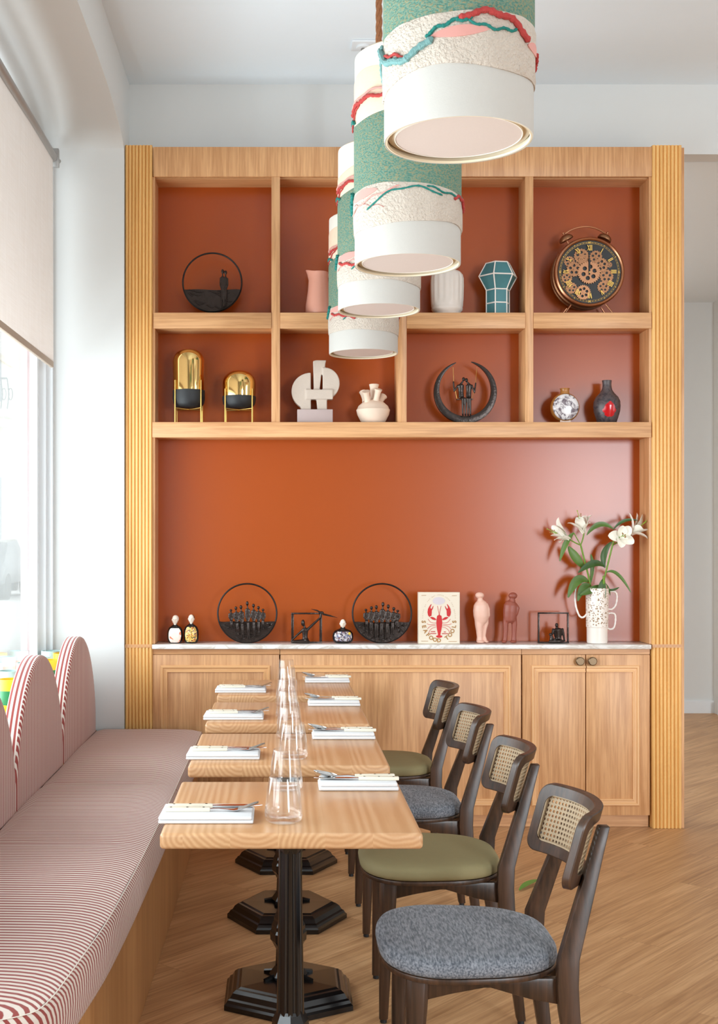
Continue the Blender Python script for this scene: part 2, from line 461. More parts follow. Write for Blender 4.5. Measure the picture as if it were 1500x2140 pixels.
def chenille(name, a, b):
    t = NT(name); v = t.coord((230, 40, 230)); v2 = t.coord((14, 14, 14))
    n = t.noise(v, 1, 3); n2 = t.noise(v2, 1, 3)
    c = t.mix(t.ramp(n, [(0.35, (0, 0, 0, 1)), (0.65, (1, 1, 1, 1))]), a, b)
    c = t.mix(t.math('MULTIPLY', n2, 0.5), c, tuple(x * 0.62 for x in a[:3]) + (1,))
    t.P(col=c, rough=0.85, sheen=0.12, spec=0.25, normal=t.bump(n, 0.4, 0.001))
    return t.m
M['grey'] = chenille('grey_blue_chenille', C(82, 86, 94), C(154, 155, 161))

def marble():
    t = NT('veined_white_marble'); v = t.coord((2, 6, 6))
    n = t.noise(v, 1.5, 8, 0.65, 1.5)
    c = t.ramp(n, [(0.40, C(236, 232, 228)), (0.50, C(206, 196, 186)), (0.54, C(236, 232, 228))])
    t.P(col=c, rough=0.22); return t.m
M['marble'] = marble()

def knit():
    t = NT('green_melange_knit'); v = t.coord((60, 60, 320)); v2 = t.coord((160, 160, 260))
    n = t.noise(v, 1, 3); n2 = t.noise(v2, 1, 2)
    c = t.ramp(n2, [(0.36, C(74, 118, 104)), (0.5, C(112, 142, 122)), (0.62, C(152, 138, 98))])
    c = t.mix(t.math('MULTIPLY', n, 0.4), c, C(96, 138, 128))
    t.P(col=c, rough=0.95, normal=t.bump(n2, 0.9, 0.004)); return t.m
M['knit'] = knit()

def blindmat():
    t = NT('linen_roller_blind'); v = t.coord((1, 1, 1), rnd=False)
    n = t.noise(t.n('ShaderNodeMapping', {0: v, 3: (90, 90, 5)}).outputs[0], 1, 4)
    n2 = t.noise(t.n('ShaderNodeMapping', {0: v, 3: (5, 5, 260)}).outputs[0], 1, 3)
    c = t.mix(t.math('MULTIPLY', t.math('ADD', n, n2), 0.5), C(222, 212, 204), C(246, 242, 240))
    d = t.n('ShaderNodeBsdfDiffuse', {'Color': c}); tr = t.n('ShaderNodeBsdfTranslucent', {'Color': c})
    mx = t.n('ShaderNodeMixShader', {0: 0.5, 1: d.outputs[0], 2: tr.outputs[0]})
    t.t.links.new(mx.outputs[0], t.out.inputs[0]); return t.m
M['blind'] = blindmat()

def thin_glass(name, tint, ior=1.45, gl=0.0):
    t = NT(name)
    lw = t.n('ShaderNodeLayerWeight', {'Blend': 0.5}).outputs['Facing']
    fr = t.math('ADD', t.math('MULTIPLY', t.math('POWER', lw, 4.0), 0.9), 0.035)
    tr = t.n('ShaderNodeBsdfTransparent', {'Color': tint}); g = t.n('ShaderNodeBsdfGlossy', {'Color': (1, 1, 1, 1), 'Roughness': 0.02})
    f = t.math('MAXIMUM', fr, gl)
    mx = t.n('ShaderNodeMixShader', {0: f, 1: tr.outputs[0], 2: g.outputs[0]})
    t.t.links.new(mx.outputs[0], t.out.inputs[0]); return t.m
M['pane'] = thin_glass('window_glass', (0.97, 0.985, 0.98, 1), 1.5)
M['tumbler'] = thin_glass('tumbler_glass', (0.985, 0.985, 0.985, 1), 1.42)

def speckle():
    t = NT('speckled_stoneware'); v = t.coord((1, 1, 1), rnd=False)
    vo = t.n('ShaderNodeTexVoronoi', {'Vector': v, 'Scale': 105.0}); d = vo.outputs['Distance']
    n = t.noise(v, 30, 2)
    m = t.math('LESS_THAN', t.math('ADD', d, t.math('MULTIPLY', n, 0.3)), 0.5)
    z = t.n('ShaderNodeSeparateXYZ', {0: v}).outputs[2]
    up = t.math('GREATER_THAN', z, 0.085)
    c = t.mix(t.math('MULTIPLY', m, up), C(238, 226, 216), C(150, 118, 84))
    t.P(col=c, rough=0.35); return t.m
M['speckle'] = speckle()
def swirl(name, a, b, sc, rough=0.15):
    t = NT(name); v = t.coord((sc, sc, sc), rnd=False)
    n = t.noise(v, 1, 5, 0.6, 2.0)
    t.P(col=t.ramp(n, [(0.40, b), (0.52, a)]), rough=rough); return t.m
M['marbled'] = swirl('marbled_glaze', C(226, 220, 220), C(110, 96, 104), 22)
M['lava'] = swirl('volcanic_glaze', C(84, 72, 72), C(52, 46, 52), 30, 0.4)
M['amber_edge'] = plain('amber_glaze', C(168, 112, 56), 0.2)
def mosaic(name, cols, sc):
    t = NT(name); v = t.coord((1, 1, 1), rnd=False)
    vo = t.n('ShaderNodeTexVoronoi', {'Vector': v, 'Scale': sc})
    f = t.n('ShaderNodeSeparateColor', {0: vo.outputs['Color']}).outputs[0]
    n = len(cols)
    t.P(col=t.ramp(f, [(i / n, c) for i, c in enumerate(cols)], 'CONSTANT'), rough=0.3); return t.m
M['paint_pink'] = mosaic('painted_pale_pink', [C(246, 226, 214), C(248, 236, 226), C(240, 214, 202), C(250, 240, 232), C(244, 222, 210), C(226, 130, 92)], 60)
M['paint_gold'] = mosaic('painted_gold_dots', [C(214, 176, 80), C(232, 200, 96), C(196, 150, 76), C(170, 60, 40), C(226, 206, 150), C(60, 40, 30), C(220, 180, 70)], 230)
M['paint_dark'] = mosaic('painted_dark_scene', [C(60, 50, 60), C(150, 140, 150), C(196, 190, 196), C(110, 60, 56), C(90, 90, 120), C(216, 206, 200)], 170)
M['paint_yellow'] = plain('painted_yellow_dot', C(226, 190, 50), 0.3)
# ================================================================== SETTING
XW, ZC = -0.771, 3.74           # left wall plane, ceiling height
XR, YR, YP = 6.5, -4.2, 10.06   # right wall, rear wall, passage end wall
struct(MB().box(-1.3, XR + .2, YR - .2, YP + .3, -0.1, 0), 'floor', M['floor'])
struct(MB().box(-1.3, XR + .2, YR - .2, 6.25, ZC, ZC + .12), 'ceiling', M['ceil'])
struct(MB().box(1.988, XR + .2, 6.335, YP + .3, 3.385, 3.5), 'ceiling_passage', M['ceil'])
struct(MB().box(1.988, XR + .2, 6.205, 6.33, 3.385, ZC), 'wall_over_passage', M['white'])
struct(MB().box(4.4, XR, 6.205, 6.33, 0, 3.385), 'passage_light_block', M['white'])  # added out of view, blocks rear window light from reaching the passage
struct(MB().box(-1.3, 1.988, YB, 6.34, 0, ZC), 'wall_back', M['white'])
struct(MB().box(1.988, 3.566, YP, YP + .15, 0, 3.385).box(3.566, XR + .2, YP - .14, YP + .15, 0, 3.385), 'wall_passage', M['white'])
struct(MB().box(1.988, 3.566, YP - .018, YP, 0, .10).box(3.548, XR + .2, YP - .158, YP - .14, 0, .10), 'baseboard_passage', M['frame_white'])
# left wall with one wide shopfront opening under a shallow arch
op = [(YR, 0), (YR, ZC), (6.204, ZC), (6.204, 0), (6.0, 0)]
cur = [(6.0, 3.30), (5.985, 3.345), (5.93, 3.378), (5.80, 3.405), (5.62, 3.432), (5.40, 3.452), (5.10, 3.463), (4.7, 3.466)]
op += cur + [(-0.6, 3.466), (-0.6, 0)]
struct(MB().prism(op, 'yz', XW, -1.28), 'wall_left', M['white'], ang=25)
struct(MB().box(-1.28, -1.0, -0.6, 6.0, 0, 0.73), 'wall_under_window', M['white'])
# rear and right walls, each with a wide window opening behind the camera
def holed(x0, x1, z0, z1, a0, a1, b0, b1):   # outer rect, hole rect -> four boxes (u0,u1,z0,z1)
    return [(x0, x1, z0, b0), (x0, x1, b1, z1), (x0, a0, b0, b1), (a1, x1, b0, b1)]
m = MB()
for u0, u1, z0, z1 in holed(XW, XR, 0, ZC, 3.6, 5.4, .4, 3.25): m.box(u0, u1, YR - .15, YR, z0, z1)
struct(m, 'wall_rear', M['white'])
m = MB()
for u0, u1, z0, z1 in holed(YR, 6.3, 0, ZC, 0.1, 2.5, .4, 3.25): m.box(XR, XR + .15, u0, u1, z0, z1)
struct(m, 'wall_right', M['white'])
struct(MB().box(XR, XR + .15, 6.3, YP, 0, 3.385), 'wall_right_passage', M['white'])
# shopfront window
win = MB()
win.box(-1.215, -1.178, 5.90, 6.0, .75, 3.345).box(-1.178, -1.146, 5.945, 6.0, .75, 3.345).box(-1.146, -1.118, 5.975, 6.0, .75, 3.34)
win.box(-1.215, -1.165, -0.6, 6.0, .73, .775).box(-1.215, -1.165, -0.6, 6.0, 3.30, 3.40)
win.box(-1.215, -1.155, 2.05, 2.13, .75, 3.36).box(-1.215, -1.155, -0.6, -0.5, .75, 3.36)
w1 = struct(win, 'window_1', M['frame_white'])
MB().box(-1.198, -1.192, -0.5, 5.95, .77, 3.32).build('glass_pane', M['pane'], w1)
MB().box(-1.232, -1.216, 5.925, 5.998, .75, 3.34).build('window_seal', M['red_trim'], w1)
MB().box(-1.165, -0.988, -0.6, 5.998, .73, .752).build('window_sill', M['sill'], w1)
# street outside
struct(MB().box(-45, -1.28, -12, 80, -0.12, -0.02), 'street_pavement', M['road'])
struct(MB().box(-1.28, -1.1, 6.21, 14, -0.02, 6), 'exterior_wall', M['stone'])

def building(x0, x1, y0, y1, h, mat, label, wins, balc):
    t = thing('building', label, 'building', ((x0 + x1) / 2, (y0 + y1) / 2, -0.02))
    MB().box(x0, x1, y0, y1, -0.02, h).build('facade', mat, t)
    m = MB()
    for z in (4.2, 8.6, 12.6):
        if z < h: m.box(x0, x1 + .18, y0 - .18, y0, z, z + .22)
    m.build('cornice', M['stone'], t)
    for (wx, wz, ww, wh) in wins:
        f = MB().box(wx - ww / 2 - .12, wx + ww / 2 + .12, y0 - .08, y0 - .001, wz - .1, wz + wh + .15).build('window_surround', M['stone'], t)
        MB().box(wx - ww / 2, wx + ww / 2, y0 - .1, y0 - .081, wz, wz + wh).build('window_pane', M['shutter'], f)
    for (bx, bz, bw) in balc:
        f = MB().box(bx - bw / 2, bx + bw / 2, y0 - 1.0, y0 - .001, bz, bz + .25).box(bx - bw / 2 + .2, bx + bw / 2 - .2, y0 - .7, y0 - .001, bz - .3, bz).build('balcony', M['stone'], t)
        m = MB().box(bx - bw / 2, bx + bw / 2, y0 - 1.0, y0 - .95, bz + 1.25, bz + 1.31)
        k = int(bw / .22)
        for i in range(k + 1):
            x = bx - bw / 2 + bw * i / k
            m.tube([(x, y0 - .975, bz + .25), (x + .06, y0 - .975, bz + .75), (x, y0 - .975, bz + 1.27)], .022, 6)
            m.tube([(x + .11 + .07 * cos(a), y0 - .975, bz + .75 + .2 * sin(a)) for a in [q * pi / 5 for q in range(10)]], .016, 5, closed=True)
        m.build('railing', M['iron'], f)
    return t
building(-19, -9.55, 42, 60, 15, M['stone'], 'pale stone apartment building with iron balcony seen through the window',
         [(-10.2, 6.2, 1.2, 2.4), (-10.3, 1.2, 1.4, 2.4), (-10.2, 10.2, 1.2, 2.2), (-13, 6.2, 1.2, 2.4)], [(-10.3, 5.6, 2.2), (-13, 5.6, 2.2)])
building(-19, -9.4, 61, 80, 19, M['stone2'], 'rose tinted building further down the street behind the stone one',
         [(-13.4, 7.5, 1.4, 2.8), (-13.4, 12, 1.4, 2.8), (-13.3, 2.2, 1.6, 2.6), (-11, 7.5, 1.4, 2.8)], [(-13.4, 6.6, 2.4)])
def car(x, y, mat, label):
    t = thing('car', label, 'car', (x, y, -0.02))
    L, W = 4.2, 1.78
    prof = [(0, .35), (0.05, .85), (.35, .95), (.75, 1.38), (1.9, 1.46), (2.75, 1.0), (3.9, .88), (4.2, .7), (4.2, .35)]
    MB().prism([(y + a, b) for a, b in prof], 'yz', x - W / 2, x + W / 2).build('car_body', mat, t, bevel=.07, segs=3)
    MB().box(x - .62, x + .62, y + .33, y + .6, .99, 1.32).build('rear_windscreen', M['carglass'], t, bevel=.03)
    for sx in (-1, 1):
        for a in (.8, 3.3):
            MB().prism([(y + a + .32 * cos(q * pi / 12), .30 + .32 * sin(q * pi / 12)) for q in range(24)], 'yz', x + sx * (W / 2 - .2), x + sx * (W / 2 + .01)).build('wheel', M['tyre'], t)
        MB().box(x + sx * .62 - .17, x + sx * .62 + .17, y - .02, y + .06, .68, .86).build('tail_light', M['tail'], t, bevel=.02)
    return t
car(-7.55, 29.0, M['car_dark'], 'dark grey car parked nearest outside the window')
car(-8.55, 34.5, M['car_white'], 'white car with red tail lights parked further down the street')

# roller blind
bl = thing('roller_blind', 'beige linen roller blind half drawn over the shop window', 'blind', (-1.10, 2.9, 2.25))
m = MB(); rows = []
for i in range(13):
    y = -0.3 + (5.84 + 0.3) * i / 12
    x = -1.095 + .004 * sin(i * 1.7)
    rows.append([(x + .003 * sin(i * 2.1 + z), y, z) for z in (3.25, 3.0, 2.7, 2.45, 2.275)])
k = [[(a[0] - .0016, a[1], a[2]) for a in r] for r in rows]
m.loft([r + q[::-1] for r, q in zip(rows, k)], True)
m.build('blind_cloth', M['blind'], bl)
MB().box(-1.104, -1.088, -0.3, 5.842, 2.248, 2.278).build('hem_bar', M['hem'], bl, bevel=.003)
MB().tube([(-1.10, -0.35, 3.265), (-1.10, 5.87, 3.265)], .024, 16).build('roller_tube', M['blind_metal'], bl)
MB().box(-1.125, -1.07, 5.872, 5.90, 3.22, 3.31).tube([(-1.097, 5.885, 3.265), (-1.075, 5.93, 3.262)], .011, 8).build('roller_bracket', M['blind_metal'], bl, bevel=.004)

# ================================================================== BOOKCASE
bk = thing('bookcase', 'built-in oak shelving with burnt orange back above the marble worktop', 'bookcase', (0.6, 6.1, 0.909))
xL0, xL1, xR0, xR1 = XW + .002, BX(318), BX(1363), BX(1425)
def pilaster(x0, x1, z0, z1):
    n = 8; pitch = (x1 - x0) / n; poly = [(x0, YB - .002), (x0, YF + .008)]
    for i in range(n):
        cx = x0 + pitch * (i + .5)
        for j in range(1, 8):
            a = pi - pi * j / 8
            poly.append((cx + pitch * .42 * cos(a), YF + .008 - .0085 * sin(a)))
        poly.append((x0 + pitch * (i + 1), YF + .0085))
    poly.append((x1, YB - .002))
    return MB().prism(poly, 'xy', z0, z1)
zc = BZ(1350)
for x0, x1, lab in ((xL0, xL1, 'fluted oak pilaster standing against the white window wall'), (xR0, xR1, 'fluted oak pilaster at the passage end, beside the lily vase')):
    pt = thing('fluted_pilaster', lab, 'pilaster', ((x0 + x1) / 2, 6.1, 0), 'fluted pilasters')
    pilaster(x0, x1, zc + .008, BZ(303)).build('upper_reeding', M['flute'], pt, ang=60)
    pilaster(x0, x1, 0.001, zc - .008).build('lower_reeding', M['flute'], pt, ang=60)
    MB().box(x0, x1, YF - .001, YB - .002, zc - .008, zc + .008).build('pilaster_band', M['oak_h'], pt)
    if x0 > 0: MB().box(xR1, BX(1431), YF + .012, YB - .002, 0.001, BZ(307)).build('end_panel', M['oak_v'], pt)
MB().box(xL1 + .0005, xR0 - .0005, YB - .012, YB - .002, .909, BZ(340)).build('back_panel', M['orange'], bk)
MB().box(xL1 + .0005, xL1 + .012, YF + .015, YB - .012, .91, BZ(368)).build('side_panel', M['oak_v'], bk)
MB().box(xR0 - .012, xR0 - .0005, YF + .015, YB - .012, .91, BZ(368)).build('side_panel', M['oak_v'], bk)
MB().box(BX(320), xR0 - .0005, YF + .006, YF + .03, BZ(368), BZ(306)).build('fascia', M['oak_v'], bk, bevel=.0015)
MB().box(BX(320), xR0 - .0005, YF + .036, YB - .012, BZ(370), BZ(352)).build('top_board', M['oak_h'], bk)
DIV = [(567, 585), (831, 850), (1098, 1115)]
for a, b in DIV:
    MB().box(BX(a), BX(b), YF + .008, YB - .012, BZ(882), BZ(368)).build('divider', M['oak_v'], bk, bevel=.0012)
cells = [(320, 567), (585, 831), (850, 1098), (1115, 1362)]
for a, b in cells:
    s_ = MB().box(BX(a) + .0005, BX(b) - .0005, YF + .004, YF + .028, BZ(686), BZ(653)).box(BX(a) + .0005, BX(b) - .0005, YF + .032, YB - .012, BZ(685), BZ(653)).box(BX(a) + .0005, BX(b) - .0005, YF + .02, YF + .06, BZ(660), BZ(653))
    s_.build('shelf', M['oak_h'], bk, bevel=.0012)
MB().box(xL1 + .0005, BX(1361), YF + .002, YF + .028, BZ(914), BZ(882)).box(BX(319), BX(1360), YF + .032, YB - .012, BZ(913), BZ(882)).box(BX(319), BX(1360), YF + .02, YF + .06, BZ(890), BZ(882)).build('long_shelf', M['oak_h'], bk, bevel=.0012)

# marble worktop
ct = MB().box(xL1 + .0005, BX(1359), YF - .014, YB - .013, BZ(1356), BZ(1347)).build('worktop', M['marble'], bevel=.002)
tag(ct, 'thin white marble worktop running along the top of the oak cabinets', 'worktop')
ZTOP = BZ(1347)

# cabinets
def moulding(x0, x1, z0, z1, y, lx=True, rx=True):
    prof = [(0, 0), (0, .007), (.004, .011), (.011, .011), (.015, .005), (.026, .005), (.029, .008), (.033, .008), (.035, 0)]
    rings = []
    for d, h in prof:
        a = x0 + (d if lx else 0); b = x1 - (d if rx else 0)
        rings.append([(a, y - h, z0 + d), (b, y - h, z0 + d), (b, y - h, z1 - d), (a, y - h, z1 - d)])
    m = []
    for sd in range(4):
        if sd == 1 and not rx: continue
        if sd == 3 and not lx: continue
        q = (sd + 1) % 4
        m.append((sd % 2, MB().loft([[r[sd] for r in rings], [r[q] for r in rings]], True)))
    return m
ZD0, ZD1, YD = BZ(1705), BZ(1369), YF + .012
def cabinet(px0, px1, label):
    x0, x1 = BX(px0), BX(px1)
    t = thing('cabinet', label, 'cabinet', ((x0 + x1) / 2, 6.1, 0))
    MB().box(x0, x1, YD + .024, YB - .003, ZD0 - .002, BZ(1356) - .001).box(x0, x1, YD + .008, YD + .03, ZD1 + .002, BZ(1356) - .001).build('carcass', M['oak_h'], t)
    MB().box(x0, x1, YD + .03, YD + .05, 0.001, ZD0 - .003).build('toe_kick', M['oak_h'], t)
    return t
def door(t, px0, px1, mx0, mx1, lx=True, rx=True, name='front_panel'):
    d = MB().box(BX(px0), BX(px1), YD, YD + .021, ZD0, ZD1).build(name, M['oak_v'], t, bevel=.001)
    for vert, mm in moulding(BX(mx0), BX(mx1), BZ(1685), BZ(1391), YD + .0005, lx, rx):
        mm.build(('moulding_rail', 'moulding_stile')[vert], M[('oak_trim_h', 'oak_trim_v')[vert]], d, flat=True)
    return d
c = cabinet(318.3, 584, 'narrow panelled oak cabinet at the banquette end of the counter'); door(c, 318.6, 583, 335, 565)
c = cabinet(585, 1090.5, 'wide panelled oak cabinet front in the middle, behind the tables'); door(c, 586, 1089.5, 604, 1068)
c = cabinet(1091.5, 1360, 'oak cabinet with two doors and round bronze knobs')
for (a, b, mx0, mx1, lx, rx, kx) in ((1092.5, 1224, 1111, 1224, True, False, 1212), (1226, 1359, 1226, 1337, False, True, 1238)):
    d = door(c, a, b, mx0, mx1, lx, rx, 'cabinet_door')
    kc = P(kx, 1382, YD - .02)
    m = MB()
    m.loft([[(kc.x + r * cos(q * pi / 6), y, kc.z + r * sin(q * pi / 6)) for q in range(12)] for r, y in ((.008, YD), (.008, YD - .012), (.021, YD - .014), (.0215, YD - .026), (.018, YD - .029))])
    m.build('knob', M['knob'], d, ang=24)

# ================================================================== BANQUETTE
bq = thing('banquette', 'built-in banquette with red ticking stripe seat and arched backrests', 'bench', (-0.7, 4.2, 0))
SEAM = [(2.345, -.66), (2.36, -.585), (2.38, -.545), (2.40, -.512), (2.43, -.486), (2.50, -.470), (2.60, -.460), (2.75, -.4477), (3.05, -.4265), (3.63, -.411), (4.5, -.400), (5.97, -.392)]
XB = -.905
def seam_x(y): return interp(SEAM, y)
ys = [2.345, 2.352, 2.36, 2.37, 2.38, 2.39, 2.40, 2.415, 2.43, 2.46] + [2.5 + (5.97 - 2.5) * i / 150 for i in range(151)]
ts = [0, .1, .25, .4, .55, .68, .78, .86, .92, .96, .985, 1.0]
m = MB(); su = []
for y in ys:
    xr = seam_x(y)
    for t in ts:
        x = XB - .01 + (xr - XB + .01) * t
        d = min(xr - x, (y - 2.345) + .004 if y < 2.6 else 9)
        d = max(d, 0)
        dome = .016 * (1 - math.exp(-d / .045)) + .0025 * sin(y * 6.1) * (1 - math.exp(-d / .1))
        seg = min(abs(y - 3.72), abs(y - 4.62))
        dome -= .004 * math.exp(-(seg / .03) ** 2) * (1 - math.exp(-d / .1))
        dome -= .014 * math.exp(-max(0, x - XB + .004) / .014)
        m.v.append(Vector((x, y, .485 + dome)))
        su.append(y + .035 * math.exp(-d / .04) + .003 * sin(x * 9 + y * 2) + .0012 * sin(y * 41 + x * 6))
n = len(ts)
for i in range(len(ys) - 1):
    for j in range(n - 1):
        a = i * n + j; m.f.append([a, a + 1, a + n + 1, a + n]); m.mi.append(0)
# side band round the front corner
out = [(XB, 2.345), (-.80, 2.345), (-.72, 2.344)] + [(x, y) for y, x in SEAM[:-1]] + [(seam_x(y), y) for y in [4.6 + i * .06 for i in range(23)]] + [(-.392, 5.97)]
pl = spline([(x, y, 0) for x, y in out], 4)
L = 0; k0 = len(m.v); zt = [.485, .480, .470, .452, .43, .40, .37, .352, .345]
bl_ = [0, .006, .011, .014, .015, .013, .009, .003, -.008]
for i, p in enumerate(pl):
    if i: L += (p - pl[i - 1]).length
    a = pl[max(i - 1, 0)]; b = pl[min(i + 1, len(pl) - 1)]
    tg = (b - a).normalized(); nr = Vector((tg.y, -tg.x, 0))
    for z, o_ in zip(zt, bl_):
        q = p + nr * o_; m.v.append(Vector((q.x, q.y, z)))
        su.append(L + .018 * math.exp(-(.485 - z) / .02))
n = len(zt)
for i in range(len(pl) - 1):
    for j in range(n - 1):
        a = k0 + i * n + j; m.f.append([a, a + n, a + n + 1, a + 1]); m.mi.append(0)
m.su = su
cush = m.build('seat_cushion', M['stripe'], bq, fix=False, ang=60)
MB().tube([(p.x + .002, p.y, .4858) for p in pl], .0012, 6).build('seam_piping', M['cream_fabric'], cush)
MB().box(XB - .06, XB, 2.42, 5.99, 0.0, .49).prism([(XB, 2.42), (-.62, 2.42), (-.52, 2.46), (-.47, 2.55), (-.435, 2.9), (-.418, 3.6), (-.409, 4.6), (-.409, 5.99), (XB, 5.99)], 'xy', 0.001, .347).build('bench_base', M['bench'], bq, ang=50)
def back_panel(y0, y1, zt_):
    cy, hw = (y0 + y1) / 2, (y1 - y0) / 2 - .003
    zs, N = .565, 44
    ol = [(cy - hw, .47)]
    for i in range(N + 1):
        a = pi - pi * i / N
        ol.append((cy + hw * (abs(cos(a)) ** 1.02) * (1 if cos(a) > 0 else -1), zs + (zt_ - zs) * (max(0, sin(a)) ** 1.22)))
    ol.append((cy + hw, .47))
    m = MB(); su = []
    def inset(d):
        r = []
        for (y, z) in ol:
            v = Vector((cy - y, (zs - .1) - z, 0)); v = v.normalized() * d
            r.append((y + v.x, z + v.y))
        return r
    # front face
    rings = [(0, .012), (.003, .005), (.010, .001), (.022, 0)]
    for d, bk_ in rings:
        for (y, z) in inset(d): m.v.append(Vector((XB - bk_, y, z))); su.append(y)
    n = len(ol)
    for i in range(len(rings) - 1):
        for j in range(n - 1):
            a = i * n + j; m.f.append([a, a + 1, a + n + 1, a + n]); m.mi.append(0)
    m.f.append([(len(rings) - 1) * n + j for j in range(n)]); m.mi.append(0)
    m.su = su
    o = m.build('backrest', M['stripe_backlit'], bq, ang=70)
    m = MB(); su = []
    xs = [XB - .011, XB - .02, XB - .035, XB - .048, XB - .058, XB - .064]
    for k, x in enumerate(xs):
        for (y, z) in (inset(.0) if k < 5 else inset(.006)): m.v.append(Vector((x, y, z))); su.append(x - XB + .0115)
    for i in range(len(xs) - 1):
        for j in range(n - 1):
            a = i * n + j; m.f.append([a, a + 1, a + n + 1, a + n]); m.mi.append(0)
    m.f.append([(len(xs) - 1) * n + j for j in range(n)]); m.mi.append(0)
    m.su = su
    m.build('edge_band', M['stripe_edge'], o, ang=70)
for y0, y1 in ((5.08, 5.98), (4.18, 5.08), (3.28, 4.18), (2.38, 3.28)): back_panel(y0, y1, .985)

# ================================================================== TABLES
TF = [.646 * FPX / k for k in (612, 470, 383, 324)]      # front edge of each top
TX0, TX1, TD, ZT = -.268, .314, .585, HCAM - .646
def hexa(r, rot, cx, cy, z): return [(cx + r * cos(rot + q * pi / 3), cy + r * sin(rot + q * pi / 3), z) for q in range(6)]
def table(yf, rot, label):
    cx, cy = (TX0 + TX1) / 2 + .0, yf + TD / 2
    t = thing('dining_table', label, 'table', (cx, cy, 0), 'tables along the banquette')
    MB().box(TX0, TX1, yf, yf + TD, ZT - .036, ZT).build('tabletop', M['block'], t, bevel=.009, segs=4)
    pr = [(.225, 0.001), (.225, .016), (.218, .022), (.213, .030), (.205, .034), (.196, .048), (.184, .056), (.176, .058), (.168, .0625), (.02, .066)]
    b = MB().loft([hexa(r, rot, cx, cy, z) for r, z in pr]).build('pedestal_foot', M['black'], t, flat=True)
    m = MB()
    for q in range(3):
        a = rot + q * pi / 3
        m.tube([(cx - .085 * cos(a), cy - .085 * sin(a), .066), (cx, cy, .085), (cx + .085 * cos(a), cy + .085 * sin(a), .066)], .007, 6)
    m.build('foot_rib', M['black'], b)
    MB().lathe([(.056, .060), (.060, .074), (.050, .088), (.040, .10), (.038, .15), (.050, .172), (.056, .18), (.057, .205), (.052, .214), (.052, .226), (.045, .240), (.045, .25), (.036, .268), (.033, .275)], (cx, cy, 0), 8).build('column_collar', M['black'], t, flat=True)
    n = 64
    def fl(r, z, a): return r * (1 - .12 * max(0, cos(10 * a)) ** .5)
    MB().lathe([(.034, .262), (.0335, .3), (.0285, .62), (.0285, .68)], (cx, cy, 0), 120, fn=fl).build('fluted_column', M['black'], t, ang=28)
    MB().lathe([(.030, .66), (.040, .69), (.045, .715), (.05, ZT - .045)], (cx, cy, 0), 6).box(cx - .17, cx + .17, cy - .03, cy + .03, ZT - .048, ZT - .0365).box(cx - .03, cx + .03, cy - .17, cy + .17, ZT - .048, ZT - .0365).build('top_bracket', M['black'], t, ang=30)
    return t
WH = ['nearest square oak table with thick rounded top and black fluted pedestal', 'second oak table in the row, beyond the nearest one',
      'third oak table in the row, before the last one', 'last oak table in the row, closest to the oak cabinets']
for i, yf in enumerate(TF): table(yf, (0, pi / 6, 0, 0)[i], WH[i])

# ================================================================== PLACE SETTINGS
ORD = ['nearest', 'second', 'third', 'last']
def napkin(x0, x1, y0, y1, lab, th=.016, seed=0):
    m = MB(); n = 10
    for k in range(2):                     # folded in two layers
        z = ZT + .0006 + k * th / 2; d = .003 * k
        ring = []
        a = [(x0 + d * (seed % 2), y0 + .002 * k), (x1 - d, y0 + .002 * k), (x1 - d, y1 - d), (x0 + d, y1 - d)]
        m.prism(a, 'xy', z, z + th / 2 - .0004)
    o = m.build('napkin', M['napkin'], bevel=.0032, segs=3)
    return tag(o, lab, 'napkin', 'folded napkins')
def cut_base(kind, lab, group):
    t = thing(kind, lab, kind, (0, 0, 0), group)
    h = MB().loft([[(x, y * w_, z * .0045 + .0045) for y, z in ((-1, -1), (1, -1), (1, 1), (-1, 1))] for x, w_ in ((0, .0075), (.05, .0075), (.105, .0062))]).build('handle', M['ivory'], t, bevel=.0015)
    for x in (.014, .052, .090): MB().tube([(x, 0, .0085), (x, 0, .0096)], .0028, 8).build('rivet', M['rivet'], h)
    return t
def blade_strip(pts, widths, th=.0016):
    m = MB(); rings = []
    for (x, z), w_ in zip(pts, widths):
        rings.append([(x, -w_, z - th / 2), (x, w_, z - th / 2), (x, w_, z + th / 2), (x, -w_, z + th / 2)])
    return m.loft(rings)
knife = cut_base('knife', 'k', 'table knives')
blade_strip([(.105, .005), (.115, .005), (.13, .005), (.18, .005), (.205, .005), (.222, .0052)], [.004, .005, .0085, .009, .006, .001]).build('blade', M['steel'], knife)
fork = cut_base('fork', 'f', 'table forks')
blade_strip([(.105, .005), (.125, .006), (.145, .004), (.16, .003), (.172, .005)], [.003, .0028, .004, .010, .011]).build('fork_neck', M['steel'], fork)
m = MB()
for q in range(4):
    yy = -.0092 + q * .0061
    m.tube([(.170, yy, .0048), (.19, yy, .011), (.208, yy * .96, .018), (.218, yy * .92, .021)], [.0019, .0018, .0014, .0007], 6)
m.build('tines', M['steel'], fork)
spoon = cut_base('spoon', 's', 'table spoons')
blade_strip([(.105, .005), (.125, .007), (.145, .006), (.158, .007)], [.003, .0026, .0026, .004]).build('spoon_neck', M['steel'], spoon)
m = MB(); R = []
for i in range(9):
    u = i / 8; x = .152 + .062 * u; w_ = .0195 * sqrt(max(1e-4, 1 - (2 * u - 1) ** 2)) * (1 - .1 * u) + .0008
    R.append([(x, w_ * cos(a), .0065 + .013 * u - .009 * (w_ / .02) * sin(a)) for a in [pi * j / 8 for j in range(9)]] +
             [(x, w_ * .9 * cos(a), .0080 + .013 * u - .009 * (w_ / .02) * sin(a)) for a in [pi - pi * j / 8 for j in range(9)]])
m.loft(R).build('spoon_bowl', M['steel'], spoon)
used = {}
